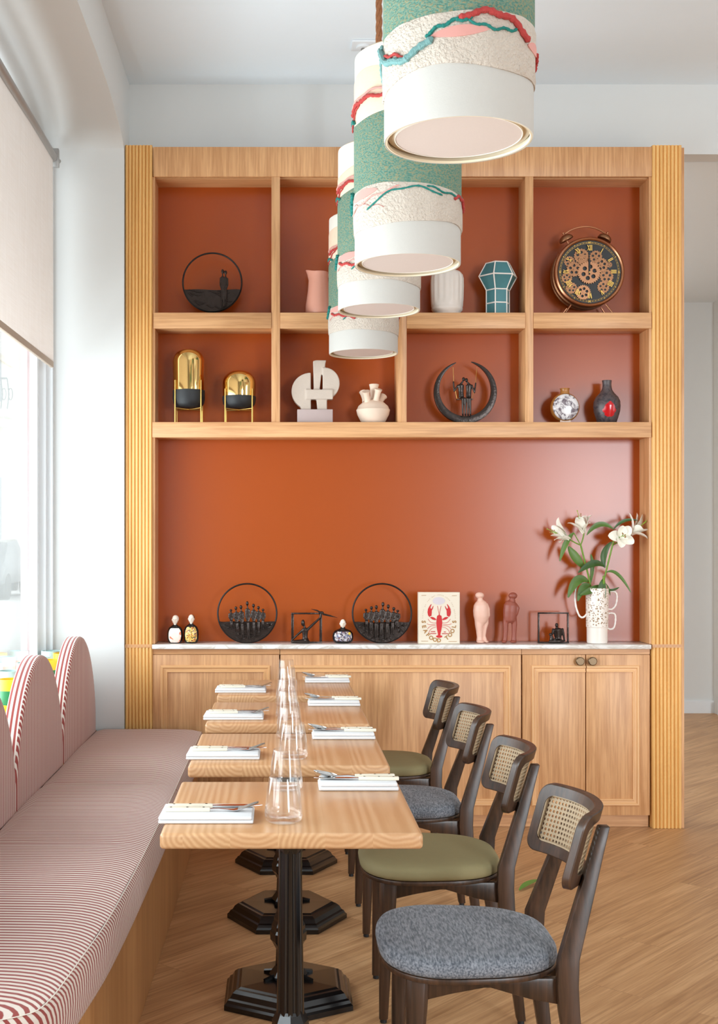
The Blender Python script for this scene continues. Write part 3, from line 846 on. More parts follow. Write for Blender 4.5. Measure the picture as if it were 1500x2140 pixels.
def place(proto, loc, lab, rz):
    if proto.name not in used:
        used[proto.name] = 1; proto.location = loc; proto['label'] = lab; proto.rotation_euler = (0, 0, rz); return proto
    return dup(proto, loc, lab, rz)
gl = None
for i, yf in enumerate(TF):
    o = ORD[i]
    th = .016
    napkin(TX0 - .012, TX0 + .205, yf + .088, yf + .235, 'white folded napkin on the bench side of the %s table' % o, th, 0)
    napkin(.098 + .004 * i, .304 + .003 * i, yf + .455, yf + .565, 'white folded napkin on the chair side of the %s table' % o, .02, 1)
    zl, zr = ZT + th + .0004, ZT + .0206
    place(knife, (TX0 + .002, yf + .185, zl), 'ivory handled knife on the bench side napkin of the %s table' % o, radians((2, -1, 1, 0)[i]))
    place(fork, (TX0 - .002 + .004 * i, yf + .150, zl), 'ivory handled fork on the bench side napkin of the %s table' % o, radians((0, 3, 2, 2)[i]))
    place(spoon, (.300 + .003 * i, yf + .535, zr), 'ivory handled spoon on the chair side napkin of the %s table' % o, radians(180 + (3, 2, -3, 0)[i]))
    place(knife, (.308 + .004 * i, yf + .497, zr), 'ivory handled knife on the chair side napkin of the %s table' % o, radians(180 + (-2, -4, -2, 3)[i]))
    for k, (gx, gy) in enumerate(((.006, .118), (.013, .478))):
        gx += (0, .03, .018, .02)[i] * (1 - k * .5)
        loc = (gx, yf + gy, ZT + .0008)
        lab = 'clear stemless tumbler at the %s of the %s table' % (('camera end', 'far end')[k], o)
        if gl is None:
            pr = [(.002, .0), (.036, .0), (.0415, .004), (.0442, .014), (.0436, .026), (.0395, .06), (.0335, .100), (.0322, .1035), (.0312, .1035), (.0322, .100), (.038, .06), (.0416, .028), (.0415, .019), (.037, .0125), (.002, .011)]
            gl = MB().lathe([(r, z) for r, z in pr], loc, 48).build('tumbler', M['tumbler'], origin=loc, ang=80)
            tag(gl, lab, 'glass', 'drinking glasses')
        else: dup(gl, loc, lab)

# ================================================================== CHAIRS
def rrect(w, h, r, n=6):
    pts = []
    for cx, cy, a0 in ((w - r, h - r, 0), (-w + r, h - r, 90), (-w + r, -h + r, 180), (w - r, -h + r, 270)):
        for i in range(n + 1):
            a = radians(a0 + 90 * i / n); pts.append((cx + r * cos(a), cy + r * sin(a)))
    return pts
RC, ARC, HB = .302, .225, .088     # back panel: radius of curve, half arc length, half height
def bmap(u, v, t, xb=.292, zb=.705):
    ph = u / RC
    return Vector((xb - RC + (RC + t) * cos(ph) + .27 * v, (RC + t) * sin(ph), zb + v * .98))
def seat_outline(s=1.0):
    pts = []
    for i in range(56):
        a = 2 * pi * i / 56
        c_, s_ = cos(a), sin(a); e = 2 / 3.0
        x = .214 * (abs(c_) ** e) * (1 if c_ > 0 else -1)
        y = .238 * (abs(s_) ** (2 / 2.9)) * (1 if s_ > 0 else -1)
        y *= 1 - .16 * max(0, (x + .214) / .428 - .25)
        pts.append((x * s - .004, y * s))
    return pts
def make_chair(label, fab):
    t = thing('dining_chair', label, 'chair', (0, 0, 0), 'cane back dining chairs')
    rings = [(.965, .428), (.992, .432), (1.0, .441), (.992, .453), (.965, .462), (.90, .4675), (.75, .470), (.45, .472), (.05, .473)]
    MB().loft([[(x, y, z) for x, y in seat_outline(s)] for s, z in rings]).build('seat_cushion', fab, t, ang=60)
    MB().prism(seat_outline(.985), 'xy', .414, .4275).build('seat_board', M['walnut'], t, bevel=.003)
    for s in (-1, 1):
        # front leg: tapered and faceted
        m = MB().loft([[(cx + a * w_ * .5, cy + b * d_ * .5, z) for a, b in ((-1, -.6), (-.6, -1), (.6, -1), (1, -.6), (1, .6), (.6, 1), (-.6, 1), (-1, .6))]
                       for z, cx, cy, w_, d_ in ((.012, -.153, s * .182, .026, .026), (.20, -.147, s * .177, .036, .036), (.345, -.140, s * .174, .048, .042), (.414, -.138, s * .174, .052, .042))])
        l = m.build('front_leg', M['walnut'], t, bevel=.002)
        MB().tube([(-.153, s * .182, .001), (-.153, s * .182, .013)], .010, 10).build('glide', M['matt_black'], l)
        prof = [(0.012, .250, .185, .026), (.20, .226, .185, .036), (.34, .208, .186, .047), (.40, .204, .186, .049), (.46, .207, .184, .048), (.62, .258, .157, .036), (.70, .2835, .144, .029), (.755, .301, .136, .025)]
        rg = []
        for z, x, y, w_ in prof:
            rg.append([(x - w_ / 2, s * y - .014, z), (x + w_ / 2, s * y - .014, z), (x + w_ / 2, s * y + .014, z), (x - w_ / 2, s * y + .014, z)])
        l = MB().loft(rg).build('rear_leg', M['walnut'], t, bevel=.003, segs=2, ang=28)
        MB().tube([(.250, s * .185, .001), (.250, s * .185, .013)], .010, 10).build('glide', M['matt_black'], l)
        # shaped side rail
        MB().prism([(-.135, .414), (.195, .414), (.195, .352), (.12, .366), (.03, .392), (.015, .392), (-.06, .378), (-.135, .360)], 'xz', s * .172 - .010, s * .172 + .010).build('side_rail', M['walnut'], t, bevel=.003)
    MB().box(-.152, -.128, -.165, .165, .36, .413).build('front_rail', M['walnut'], t, bevel=.003)
    MB().box(.19, .212, -.172, .172, .36, .413).build('rear_rail', M['walnut'], t, bevel=.003)
    # curved backrest frame with cane panel
    o_ = rrect(ARC, HB, .034, 8)
    def dense(pts):
        r = []
        for p, q in zip(pts, pts[1:] + pts[:1]):
            d = sqrt((p[0] - q[0]) ** 2 + (p[1] - q[1]) ** 2); k = max(1, int(d / .02))
            r += [(p[0] + (q[0] - p[0]) * i / k, p[1] + (q[1] - p[1]) * i / k) for i in range(k)]
        return r
    do = dense(o_); fw = .028
    iu, iv = ARC - fw, HB - fw
    def inn(p):   # matching inner point
        u = max(-iu, min(iu, p[0] * iu / ARC)); v = max(-iv, min(iv, p[1] * iv / HB)); return (u, v)
    di = [inn(p) for p in do]
    e = .0028
    def sh(p, k): return (p[0] * (1 - k / ARC), p[1] * (1 - k / HB))
    rings = [[bmap(*sh(p, e), -.011) for p in do], [bmap(*p, -.011 + e) for p in do], [bmap(*p, .011 - e) for p in do], [bmap(*sh(p, e), .011) for p in do],
             [bmap(*p, .011) for p in di], [bmap(*p, -.011) for p in di]]
    MB().loft(rings, closed_v=True).build('backrest_frame', M['walnut'], t, ang=32)
    # woven cane: square cells with an eight-sided hole each
    nu, nv = 32, 10; m = MB()
    for i in range(nu):
        for j in range(nv):
            cu = -iu + (i + .5) * 2 * iu / nu; cv = -iv + (j + .5) * 2 * iv / nv
            hu, hv = iu / nu, iv / nv
            outer = [(1, 0), (1, 1), (0, 1), (-1, 1), (-1, 0), (-1, -1), (0, -1), (1, -1)]
            k = len(m.v)
            for tt in (-.0016, .0012):
                for a, b in outer: m.v.append(bmap(cu + a * hu, cv + b * hv, tt))
                for q in range(8): m.v.append(bmap(cu + .66 * hu * cos(q * pi / 4), cv + .66 * hv * sin(q * pi / 4), tt))
            for q in range(8):
                r = (q + 1) % 8
                m.f.append([k + q, k + r, k + 8 + r, k + 8 + q]); m.mi.append(0)
                m.f.append([k + 24 + q, k + 24 + r, k + 16 + r, k + 16 + q]); m.mi.append(0)
                m.f.append([k + 8 + q, k + 8 + r, k + 24 + r, k + 24 + q]); m.mi.append(0)
    for u0 in (-1, 1):      # binding cord round the panel
        pass
    cn = m.build('cane_panel', M['cane'], t, fix=False, flat=True)
    m = MB().tube([bmap(p[0] * .992, p[1] * .975, -.006) for p in dense(rrect(iu, iv, .014, 5))], .0036, 6, closed=True)
    m.build('cane_binding', M['cane'], cn)
    return t
CX = .452
CY = [2.985, 3.775, 4.56, 5.345]
CL = ['nearest cane back chair with grey blue chenille seat', 'second cane back chair from the camera with olive seat, tucked at the second table',
      'third cane back chair with grey blue seat, between two olive ones', 'last cane back chair with olive seat, closest to the oak cabinets']
ch0 = make_chair(CL[0], M['grey']); ch0.location = (CX, CY[0], 0)
for i in range(1, 4):
    c = dup(ch0, (CX + (.0, .006, .004, 0)[i], CY[i], 0), CL[i], radians((0, -1.0, .8, -.6)[i]))
    if i != 2: set_mat(child(c, 'seat_cushion')[0], M['olive'])

# ================================================================== PENDANT LAMPS
LR = .158
LAMPS = [(2.65, 295), (3.714, 555), (4.796, 650), (5.700, 740)]
LL = ['nearest pendant lamp, drum shade with thick red and teal yarn on green knit', 'second pendant lamp, its green knit band above a pink felt patch',
      'third pendant lamp from the camera, mostly behind the second shade', 'farthest and lowest looking pendant lamp, in front of the shelves']
def wob(seed, amp):
    r = random.Random(seed); a, b, c = r.uniform(0, 6.3), r.uniform(0, 6.3), r.uniform(0, 6.3)
    return lambda q: amp * (.62 * cos(q - a) + .38 * cos(2 * q - b) + .10 * cos(5 * q - c))
def lamp(i, Y, pyb):
    c0 = P(587 + .385 * FPX / Y, pyb, Y); cx, cz = .385, c0.z
    t = thing('pendant_lamp', LL[i], 'lamp', (cx, Y, cz), 'textile pendant lamps')
    H = .635
    MB().lathe([(LR - .006, .004), (LR - .004, 0), (LR, 0), (LR, H - .012), (LR - .006, H - .002), (.03, H), (.03, H - .004), (LR - .008, H - .01), (LR - .006, H - .03)], (cx, Y, cz), 72, cap=False).build('shade_lining', M['ring'], t)
    MB().lathe([(LR - .024, .012), (LR - .022, .008), (.0004, .009), (.0004, .016), (LR - .024, .016)], (cx, Y, cz), 64).build('diffuser', M['diff'], t)
    MB().lathe([(LR - .0215, .0125), (LR - .005, .0125), (LR - .005, .0145), (LR - .0215, .0145), (LR - .0215, .0125)], (cx, Y, cz), 64, cap=False).build('gap_fill_ring', M['ring'], t)  # added beige ring, makes the deep gap shallow so it does not go dark
    MB().lathe([(LR - .022, .007), (LR - .020, .007), (LR - .020, .017), (LR - .022, .017), (LR - .022, .007)], (cx, Y, cz), 64, cap=False).build('diffuser_ring', M['cream_fabric'], t)
    if i == 0:
        w1, w2 = (lambda q: .006 + .010 * cos(q + 1.5) + .006 * cos(3 * q)), (lambda q: .004 + .012 * cos(q + 1.1) + .006 * cos(2 * q))
    else:
        w1, w2 = wob(i * 5 + 1, .012), wob(i * 7 + 2, .012)
    w3, w4 = wob(i * 3 + 40, .03), wob(i * 3 + 60, .03)
    E = [lambda q: 0, lambda q: .090 + w1(q), lambda q: .206 + w2(q), lambda q: .445 + w3(q), lambda q: .545 + w4(q), lambda q: H - .008]
    nm = ['linen_band', 'boucle_band', 'green_knit_band', 'peach_band', 'cream_band']
    mats = ['linen', 'boucle', 'knit', 'peach_fabric', 'cream_fabric']; th = [.0022, .0062, .0045, .004, .0022]
    for b in range(5):
        n = 96; rings = []
        lo, hi = E[b], E[b + 1]
        for fr, k in ((0, 0.0), (0, .7), (.06, 1), (.3, 1), (.5, 1), (.7, 1), (.94, 1), (1, .7), (1, 0.0)):
            ring = []
            for j in range(n):
                q = 2 * pi * j / n; z = lo(q) + (hi(q) - lo(q)) * fr
                jit = .0012 * sin(13 * q + 7 * z * 40) if b in (1,) else 0
                r = LR + .0003 + (th[b] + jit) * k
                if b == 0 and fr == 0: z += -.0005
                ring.append((cx + r * cos(q), Y + r * sin(q), cz + z))
            rings.append(ring)
        MB().loft(rings, cap=False).build(nm[b], M[mats[b]], t, ang=60)
    def yarn(mat, q0, q1, z0, z1, z2, rad, lab):
        pts = []; n = 28
        for k in range(n + 1):
            u = k / n; q = radians(q0 + (q1 - q0) * u)
            z = (1 - u) ** 2 * z0 + 2 * u * (1 - u) * z1 + u * u * z2 + .003 * sin(u * 17 + q0)
            r = LR + .0072 + rad * .45
            pts.append((cx + r * cos(q), Y + r * sin(q), cz + z))
        rr = [rad * (1 + .22 * sin(k * 2.4)) * (.6 if k in (0, n) else 1) for k in range(n + 1)]
        o = MB().tube(pts, rr, 8).build('yarn_trim', M[mat], t); o['label'] = lab
    def patch(q0, q1, zc_, hz, lab='pink felt patch'):
        n = 16; a = []; b = []
        for k in range(n + 1):
            u = k / n; q = radians(q0 + (q1 - q0) * u); h = hz * sin(pi * u) ** .7 + .0004
            for L_, sg in ((a, 1), (b, -1)):
                r = LR + .0085; L_.append((cx + r * cos(q), Y + r * sin(q), cz + zc_ + .008 * (u - .5) + sg * h))
        a2 = [Vector((cx, Y, p[2])) + (Vector((p[0], p[1], p[2])) - Vector((cx, Y, p[2]))) * .97 for p in a]
        b2 = [Vector((cx, Y, p[2])) + (Vector((p[0], p[1], p[2])) - Vector((cx, Y, p[2]))) * .97 for p in b]
        m = MB().loft([a, b, b2, a2], cap=False, closed_u=False, closed_v=True)
        o = m.build('felt_patch', M['pink_patch'], t); o['label'] = lab
    if i == 0:
        yarn('yarn_red', -98, -38, .196, .236, .172, .0066, 'thick red yarn braid'); yarn('yarn_teal', -122, -88, .170, .196, .196, .004, 'thin teal yarn')
        yarn('yarn_teal', -92, -52, .194, .168, .188, .003, 'thin teal yarn'); yarn('yarn_blue', -182, -116, .200, .092, .166, .0072, 'dusty blue yarn')
        yarn('yarn_red', -180, -138, .170, .168, .138, .0034, 'thin red yarn'); patch(-118, -76, .172, .011); patch(-38, -8, .172, .012)
        yarn('yarn_blue', -204, -176, .13, .17, .20, .004, 'dusty blue yarn'); yarn('yarn_red', -12, 8, .172, .16, .15, .004, 'red yarn')
    else:
        d = (0, 0, 8, 14)[i]
        patch(-176 + d, -128 + d, .192, .013); yarn('yarn_teal', -142 + d, -58 + d, .140, .226, .172, .0026, 'thin teal yarn')
        yarn('yarn_teal', -76 + d, -14 + d, .198, .172, .190, .0028, 'thin teal yarn'); yarn('yarn_red', -40 + d, -2 + d, .176, .200, .155, .0048, 'red yarn')
        yarn('yarn_teal', -190 + d, -176 + d, .16, .18, .215, .006, 'teal yarn'); yarn('yarn_red', -170 + d, -120 + d, .172, .160, .142, .0052 if i > 1 else .0006, 'red yarn')
        yarn('yarn_red', -178 + d, -112 + d, .452, .492, .462, .0055, 'thick red yarn'); yarn('yarn_red', -184 + d, -150 + d, .41, .455, .475, .0026, 'thin red yarn')
        yarn('yarn_teal', -186 + d, -168 + d, .43, .44, .42, .004, 'teal yarn'); yarn('pink_patch', -184 + d, -96 + d, .47, .50, .49, .003, 'pink yarn')
        yarn('pink_patch', -178 + d, -104 + d, .150, .170, .196, .0022, 'pink yarn')
    # hanging cord and ceiling plate
    rp = 'rope_grey' if i == 3 else 'rope'
    m = MB(); zz0, zz1 = cz + H - .002, ZC - .012
    k = int((zz1 - zz0) / .012)
    for ph in (0, pi * 2 / 3, pi * 4 / 3):
        m.tube([(cx + .0065 * cos(ph + s_ * .55), Y + .0065 * sin(ph + s_ * .55), zz0 + (zz1 - zz0) * s_ / k) for s_ in range(k + 1)], .0075, 7)
    m.build('hanging_rope', M[rp], t)
    MB().box(cx - .055, cx + .055, Y - .055, Y + .055, ZC - .012, ZC - .0005).lathe([(.034, ZC - .022), (.034, ZC - .011)], (cx, Y, 0), 20).build('ceiling_plate', M['frame_white'], t, bevel=.002)
for i, (Y, pyb) in enumerate(LAMPS): lamp(i, Y, pyb)
# ================================================================== THINGS ON THE SHELVES
YS = 6.095                                   # middle of the shelf depth
Z1, Z2 = BZ(653) , BZ(882)                   # tops of the two shelves
KS = YS / FPX                                # metres per photo px on the plane of the shelf things
def S(px, py, dy=0.0): v = P(px, py, YS); v.y += dy; return v
def root(name, px, z, label, cat, group=None, dy=0.0):
    return thing(name, label, cat, (P(px, 0, YS).x, YS + dy, z + .0006), group)
def figure(m, top, feet, sw, y, lean=0.0, arms=True):
    # slender standing person from head top to feet, sw = shoulder half width
    x, z1 = top; x0, z0 = feet; h = z1 - z0
    hx = lambda f: x0 + (x - x0) * f
    r = sw
    m.ell((x, y, z1 - .055 * h), .30 * sw + .004, .30 * sw + .004, .06 * h, 12, 8)
    m.cap_((hx(.95), y, z0 + .90 * h), (hx(.84), y, z0 + .82 * h), .16 * sw + .0012, .2 * sw + .0012, 8)
    m.tube([(hx(.84), y, z0 + .83 * h), (hx(.80), y, z0 + .79 * h), (hx(.70), y, z0 + .68 * h), (hx(.58), y, z0 + .56 * h), (hx(.48), y, z0 + .46 * h)],
           [.3 * sw, .85 * sw, .74 * sw, .60 * sw, .66 * sw], 12, sq=.6, up=(1, 0, 0))
    for s in (-1, 1):
        if arms:
            m.cap_((hx(.79) + s * .85 * sw, y, z0 + .78 * h), (hx(.6) + s * 1.0 * sw, y - .003, z0 + .60 * h), .24 * sw, .2 * sw, 8)
            m.cap_((hx(.6) + s * 1.0 * sw, y - .003, z0 + .60 * h), (hx(.47) + s * .45 * sw, y - .006, z0 + .48 * h), .2 * sw, .16 * sw, 8)
        m.cap_((hx(.48) + s * .34 * sw, y, z0 + .48 * h), (hx(.25) + s * .32 * sw, y - .002, z0 + .25 * h), .33 * sw, .24 * sw, 8)
        m.cap_((hx(.25) + s * .32 * sw, y - .002, z0 + .25 * h), (x0 + s * .28 * sw, y, z0 + .02 * h), .24 * sw, .17 * sw, 8)
        m.cap_((x0 + s * .28 * sw, y, z0 + .012 * h), (x0 + s * .30 * sw, y - .30 * sw - .004, z0 + .006 * h), .17 * sw, .14 * sw, 8)

def ring_sculpture(pcx, pcy, pr, zbase, pchord, heads, label, seed, sh=5.0):
    t = root('ring_sculpture', pcx, zbase, label, 'sculpture')
    c = S(pcx, pcy); R = pr * KS; zc_ = zbase + .0006
    pts = [(c.x + R * cos(a), c.y, c.z + R * sin(a)) for a in [2 * pi * i / 72 for i in range(72)]]
    pts = [p if p[2] > zc_ + .004 else (p[0], p[1], zc_ + .004) for p in pts]
    MB().tube(pts, .0042, 8, closed=True).build('wire_ring', M['bronze_line'], t)
    zch = S(0, pchord).z; poly = []
    a0 = math.asin((zch - c.z) / R)
    rnd = random.Random(seed)
    for i in range(41):
        a = pi - a0 + (pi + 2 * a0) * i / 40
        poly.append((c.x + R * .985 * cos(a), max(zc_, c.z + R * .985 * sin(a))))
    for i in range(1, 12):
        f = i / 12; poly.append((c.x + R * cos(a0) * (1 - 2 * f), zch + .0022 * sin(f * 9 + seed)))
    m = MB().prism(poly, 'xz', c.y - .008, c.y + .016)
    for k in range(16):                       # carved wave relief
        a = rnd.uniform(-.9, .9) * R; zz = rnd.uniform(zc_ + .012, zch - .006); w_ = rnd.uniform(.02, .05)
        hw = sqrt(max(0, (R * .93) ** 2 - (zz - c.z) ** 2))
        x0, x1 = max(c.x + a - w_, c.x - hw), min(c.x + a + w_, c.x + hw)
        if x1 - x0 > .015: m.tube([(x0 + (x1 - x0) * q / 6, c.y - .008, zz + .006 * sin(q * .8 + seed)) for q in range(7)], [.001, .003, .004, .004, .004, .003, .001], 6)
    m.build('relief_disc', M['bronze'], t, ang=30)
    m = MB()
    for (hx, hy, fx, fy) in heads:
        a, b = S(hx, hy), S(fx, fy)
        figure(m, (a.x, a.z), (b.x, b.z), sh * KS, c.y - .022)
    m.fuse('bronze_figures', M['bronze'], t, .0016, 2)
    return t
ring_sculpture(443.5, 590.5, 61.5, Z1, 606, [(465.5, 565, 465, 646), (471.8, 567.5, 471, 643)], 'dark ring sculpture with a single embracing couple on the upper shelf', 1, 5.4)
H7 = [(365, 655, 380, 1060), (465, 600, 510, 1190), (568, 575, 610, 1240), (695, 495, 725, 1270), (820, 545, 835, 1210), (920, 592, 930, 1150), (1013, 645, 1010, 1060)]
ring_sculpture(516.5, 1281.5, 61.5, ZTOP, 1299, [(445 + a / 9.68, 1205 + b / 9.68, 445 + c_ / 9.68, 1205 + d / 9.68) for a, b, c_, d in H7],
               'dark ring sculpture of seven seated figures beside the two bottle figurines', 2)
H7b = [(945, 68, 960, 320), (1012, 38, 1005, 380), (1070, 25, 1068, 420), (1150, -12, 1125, 445), (1213, 15, 1195, 430), (1280, 48, 1262, 380), (1327, 80, 1312, 320)]
ring_sculpture(798, 1281.5, 61.5, ZTOP, 1300, [(600 + a / 5.77, 1260 + b / 5.77, 600 + c_ / 5.77, 1260 + d / 5.77) for a, b, c_, d in H7b],
               'dark ring sculpture of seven standing figures beside the lobster box', 5, 5.6)

# crescent sculpture with a couple on a swing
t = root('crescent_sculpture', 971.7, Z2, 'dark crescent moon sculpture with a couple sitting on a swing', 'sculpture')
c = S(971.7, 820); R = 65.7 * KS
rings = []
for i in range(61):
    u = i / 60; a = radians(90 + 17 + (360 - 28) * u)
    w_ = (.10 + .9 * sin(pi * u) ** .75) * 15.5 * KS
    th = (.3 + .7 * sin(pi * u) ** .6) * .016
    ca, sa = cos(a), sin(a); q = []
    for rr, dy in ((R, -th), (R - w_, -th), (R - w_, th), (R, th)):
        q.append((c.x + rr * ca, c.y + dy, max(c.z + rr * sa, Z2 + .0006) if rr == R else max(c.z + rr * sa, Z2 + .004)))
    rings.append(q)
MB().loft(rings).build('crescent', M['bronze'], t, bevel=.0015, ang=40)
Q = lambda x, y: (lambda v: (v.x, v.z))(S(900 + x / 10, 750 + y / 10))
m = MB(); yy = c.y - .012
for hx, hy, sx, dirn in ((676, 430, 620, -1), (738, 450, 790, 1)):
    h = S(900 + hx / 10, 750 + hy / 10); b = S(900 + sx / 10, 750 + 560 / 10); w2 = S(900 + (sx - dirn * 10) / 10, 750 + 820 / 10)
    m.ell((h.x, yy, h.z), .008, .009, .010, 10, 8)
    m.cap_((h.x, yy, h.z - .006), (b.x, yy, b.z + .006), .004, .006, 8)
    m.tube([(b.x, yy, b.z + .008), (b.x, yy, b.z), ((b.x + w2.x) / 2, yy, (b.z + w2.z) / 2), (w2.x, yy, w2.z)], [.006, .0165, .013, .014], 12, sq=.6, up=(1, 0, 0))
    sh_ = (b.x + dirn * .014, yy, b.z); el = S(900 + (480 if dirn < 0 else 905) / 10, 750 + (680 if dirn < 0 else 710) / 10); ha = S(900 + (465 if dirn < 0 else 930) / 10, 750 + (490 if dirn < 0 else 520) / 10)
    m.cap_(sh_, (el.x, yy, el.z), .0048, .0042, 8); m.cap_((el.x, yy, el.z), (ha.x, yy, ha.z), .0042, .0042, 8)
    for lx in ((645, 700) if dirn < 0 else (755, 805)):
        k = S(900 + lx / 10, 750 + 850 / 10); f = S(900 + lx / 10 + .5, 750 + 1190 / 10)
        m.cap_((w2.x, yy, w2.z), (k.x, yy - .018, k.z), .008, .0065, 8); m.cap_((k.x, yy - .018, k.z), (f.x, yy - .016, f.z), .006, .0042, 8)
        m.ell((f.x, yy - .022, f.z), .005, .010, .004, 8, 6)
m.fuse('bronze_couple', M['bronze'], t, .0016, 2)
a, b = S(900 + 535 / 10, 750 + 850 / 10), S(900 + 865 / 10, 750 + 850 / 10)
m = MB().box(a.x, b.x, yy - .012, yy + .014, a.z - .003, a.z + .001).build('swing_seat', M['bronze'], t)
for x0, y0, x1, y1, x2, y2 in ((460, 180, 475, 500, 540, 840), (955, 180, 930, 520, 860, 840)):
    p = [S(900 + q[0] / 10, 750 + q[1] / 10) for q in ((x0, y0), (x1, y1), (x2, y2))]
    MB().tube([(v.x, yy + .003, v.z) for v in p], .0011, 5).build('swing_wire', M['brass'], t)

# framed figure releasing a bird
t = root('frame_sculpture', 641, ZTOP, 'dark open frame sculpture of a figure releasing a bird', 'sculpture')
F6 = lambda x, y, dy=0: S(600 + x / 5.77, 1260 + y / 5.77, dy)
def barp(m, a, b, r, dy=0): m.tube([F6(*a, dy), F6(*b, dy)], r, 4)
x0, x1, zt_ = F6(48, 0).x, F6(420, 0).x, F6(0, 118).z
m = MB().box(x0, x0 + .013, YS, YS + .013, ZTOP + .008, zt_ - .008).box(x1 - .013, x1, YS, YS + .013, ZTOP + .008, zt_ - .008).box(x0, x1, YS, YS + .013, zt_ - .008, zt_).box(x0, x1, YS, YS + .013, ZTOP + .0006, ZTOP + .008)
m.build('open_frame', M['bronze'], t, bevel=.001)
m = MB(); d = -.006
h = F6(190, 240, d); m.ell(h, .010, .010, .017, 12, 8)
m.cap_(F6(205, 270, d), F6(212, 305, d), .005, .006, 8)
m.tube([F6(212, 300, d), F6(214, 325, d), F6(215, 370, d), F6(215, 415, d), F6(218, 445, d)], [.012, .018, .014, .013, .019], 12, sq=.65, up=(1, 0, 0))
m.cap_(F6(245, 320, d), F6(320, 250, d), .0075, .0065, 8); m.cap_(F6(320, 250, d), F6(400, 175, d), .0065, .005, 8); m.cap_(F6(400, 175, d), F6(410, 120, d), .006, .006, 8)
m.cap_(F6(185, 330, d), F6(120, 385, d), .007, .0055, 8); m.cap_(F6(120, 385, d), F6(50, 458, d), .0055, .004, 8)
m.cap_(F6(225, 455, d), F6(70, 458, d - .018), .010, .006, 8); m.cap_(F6(70, 462, d - .018), F6(240, 466, d - .03), .006, .006, 8); m.cap_(F6(225, 450, d), F6(255, 464, d - .02), .012, .008, 8)
m.fuse('seated_figure', M['bronze'], t, .0016, 2)
m = MB()
m.ell(F6(412, 118, d), .012, .007, .008, 10, 8)
for pts, ws in (([(405, 115), (360, 92), (285, 72)], (.008, .007, .0008)), ([(415, 115), (430, 135), (520, 155), (605, 178)], (.005, .009, .007, .0008))):
    rr = []
    for (x, y), w_ in zip(pts, ws):
        v = F6(x, y, d); rr.append([(v.x, v.y - w_, v.z - w_ * .4), (v.x, v.y - w_ * .3, v.z + w_ * .6), (v.x, v.y + w_, v.z + w_ * .5), (v.x, v.y + w_ * .3, v.z - w_ * .6)])
    m.loft(rr)
m.build('bird', M['bronze'], t)

# small frame with seated figures
t = root('frame_sculpture', 1156, ZTOP, 'small dark square frame sculpture with huddled seated figures', 'sculpture')
G5 = lambda x, y, dy=0: S(1115 + x / 17.65, 1270 + y / 17.65, dy)
x0, x1, zt_ = G5(150, 0).x, G5(1290, 0).x, G5(0, 170).z
zb = ZTOP + .0006
MB().box(x0, x0 + .0085, YS - .004, YS + .006, zb + .006, zt_ - .0075).box(x1 - .0085, x1, YS - .004, YS + .006, zb + .006, zt_ - .0075).box(x0, x1, YS - .004, YS + .006, zt_ - .0075, zt_).box(x0, x1, YS - .012, YS + .012, zb, zb + .006).build('open_frame', M['bronze'], t, bevel=.0008)
m = MB(); d = -.01
m.ell(G5(830, 640, d), .0085, .010, .0115, 12, 8); m.cap_(G5(830, 700, d), G5(850, 770, d), .006, .008, 8)
m.tube([G5(860, 745, d), G5(865, 800, d), G5(875, 960, d), G5(880, 1100, d), G5(880, 1220, d)], [.012, .026, .021, .017, .021], 14, sq=.6, up=(1, 0, 0))
m.cap_(G5(1040, 800, d), G5(1080, 1000, d), .0075, .0065, 8); m.cap_(G5(1080, 1000, d), G5(1115, 1200, d), .006, .005, 8)
m.cap_(G5(700, 800, d), G5(660, 960, d - .006), .0065, .0055, 8); m.cap_(G5(660, 960, d - .006), G5(600, 1010, d - .01), .0055, .005, 8)
m.ell(G5(590, 970, d - .01), .009, .008, .007, 10, 8); m.tube([G5(600, 1000, d - .01), G5(630, 1090, d - .008), G5(640, 1220, d - .008)], [.006, .010, .013], 10)
m.cap_(G5(640, 1230, d - .02), G5(900, 1215, d - .014), .008, .010, 8); m.cap_(G5(900, 1225, d - .02), G5(1060, 1220, d - .008), .010, .007, 8); m.cap_(G5(560, 1240, d - .012), G5(720, 1170, d - .02), .007, .007, 8)
m.fuse('huddled_figures', M['bronze'], t, .0016, 2)

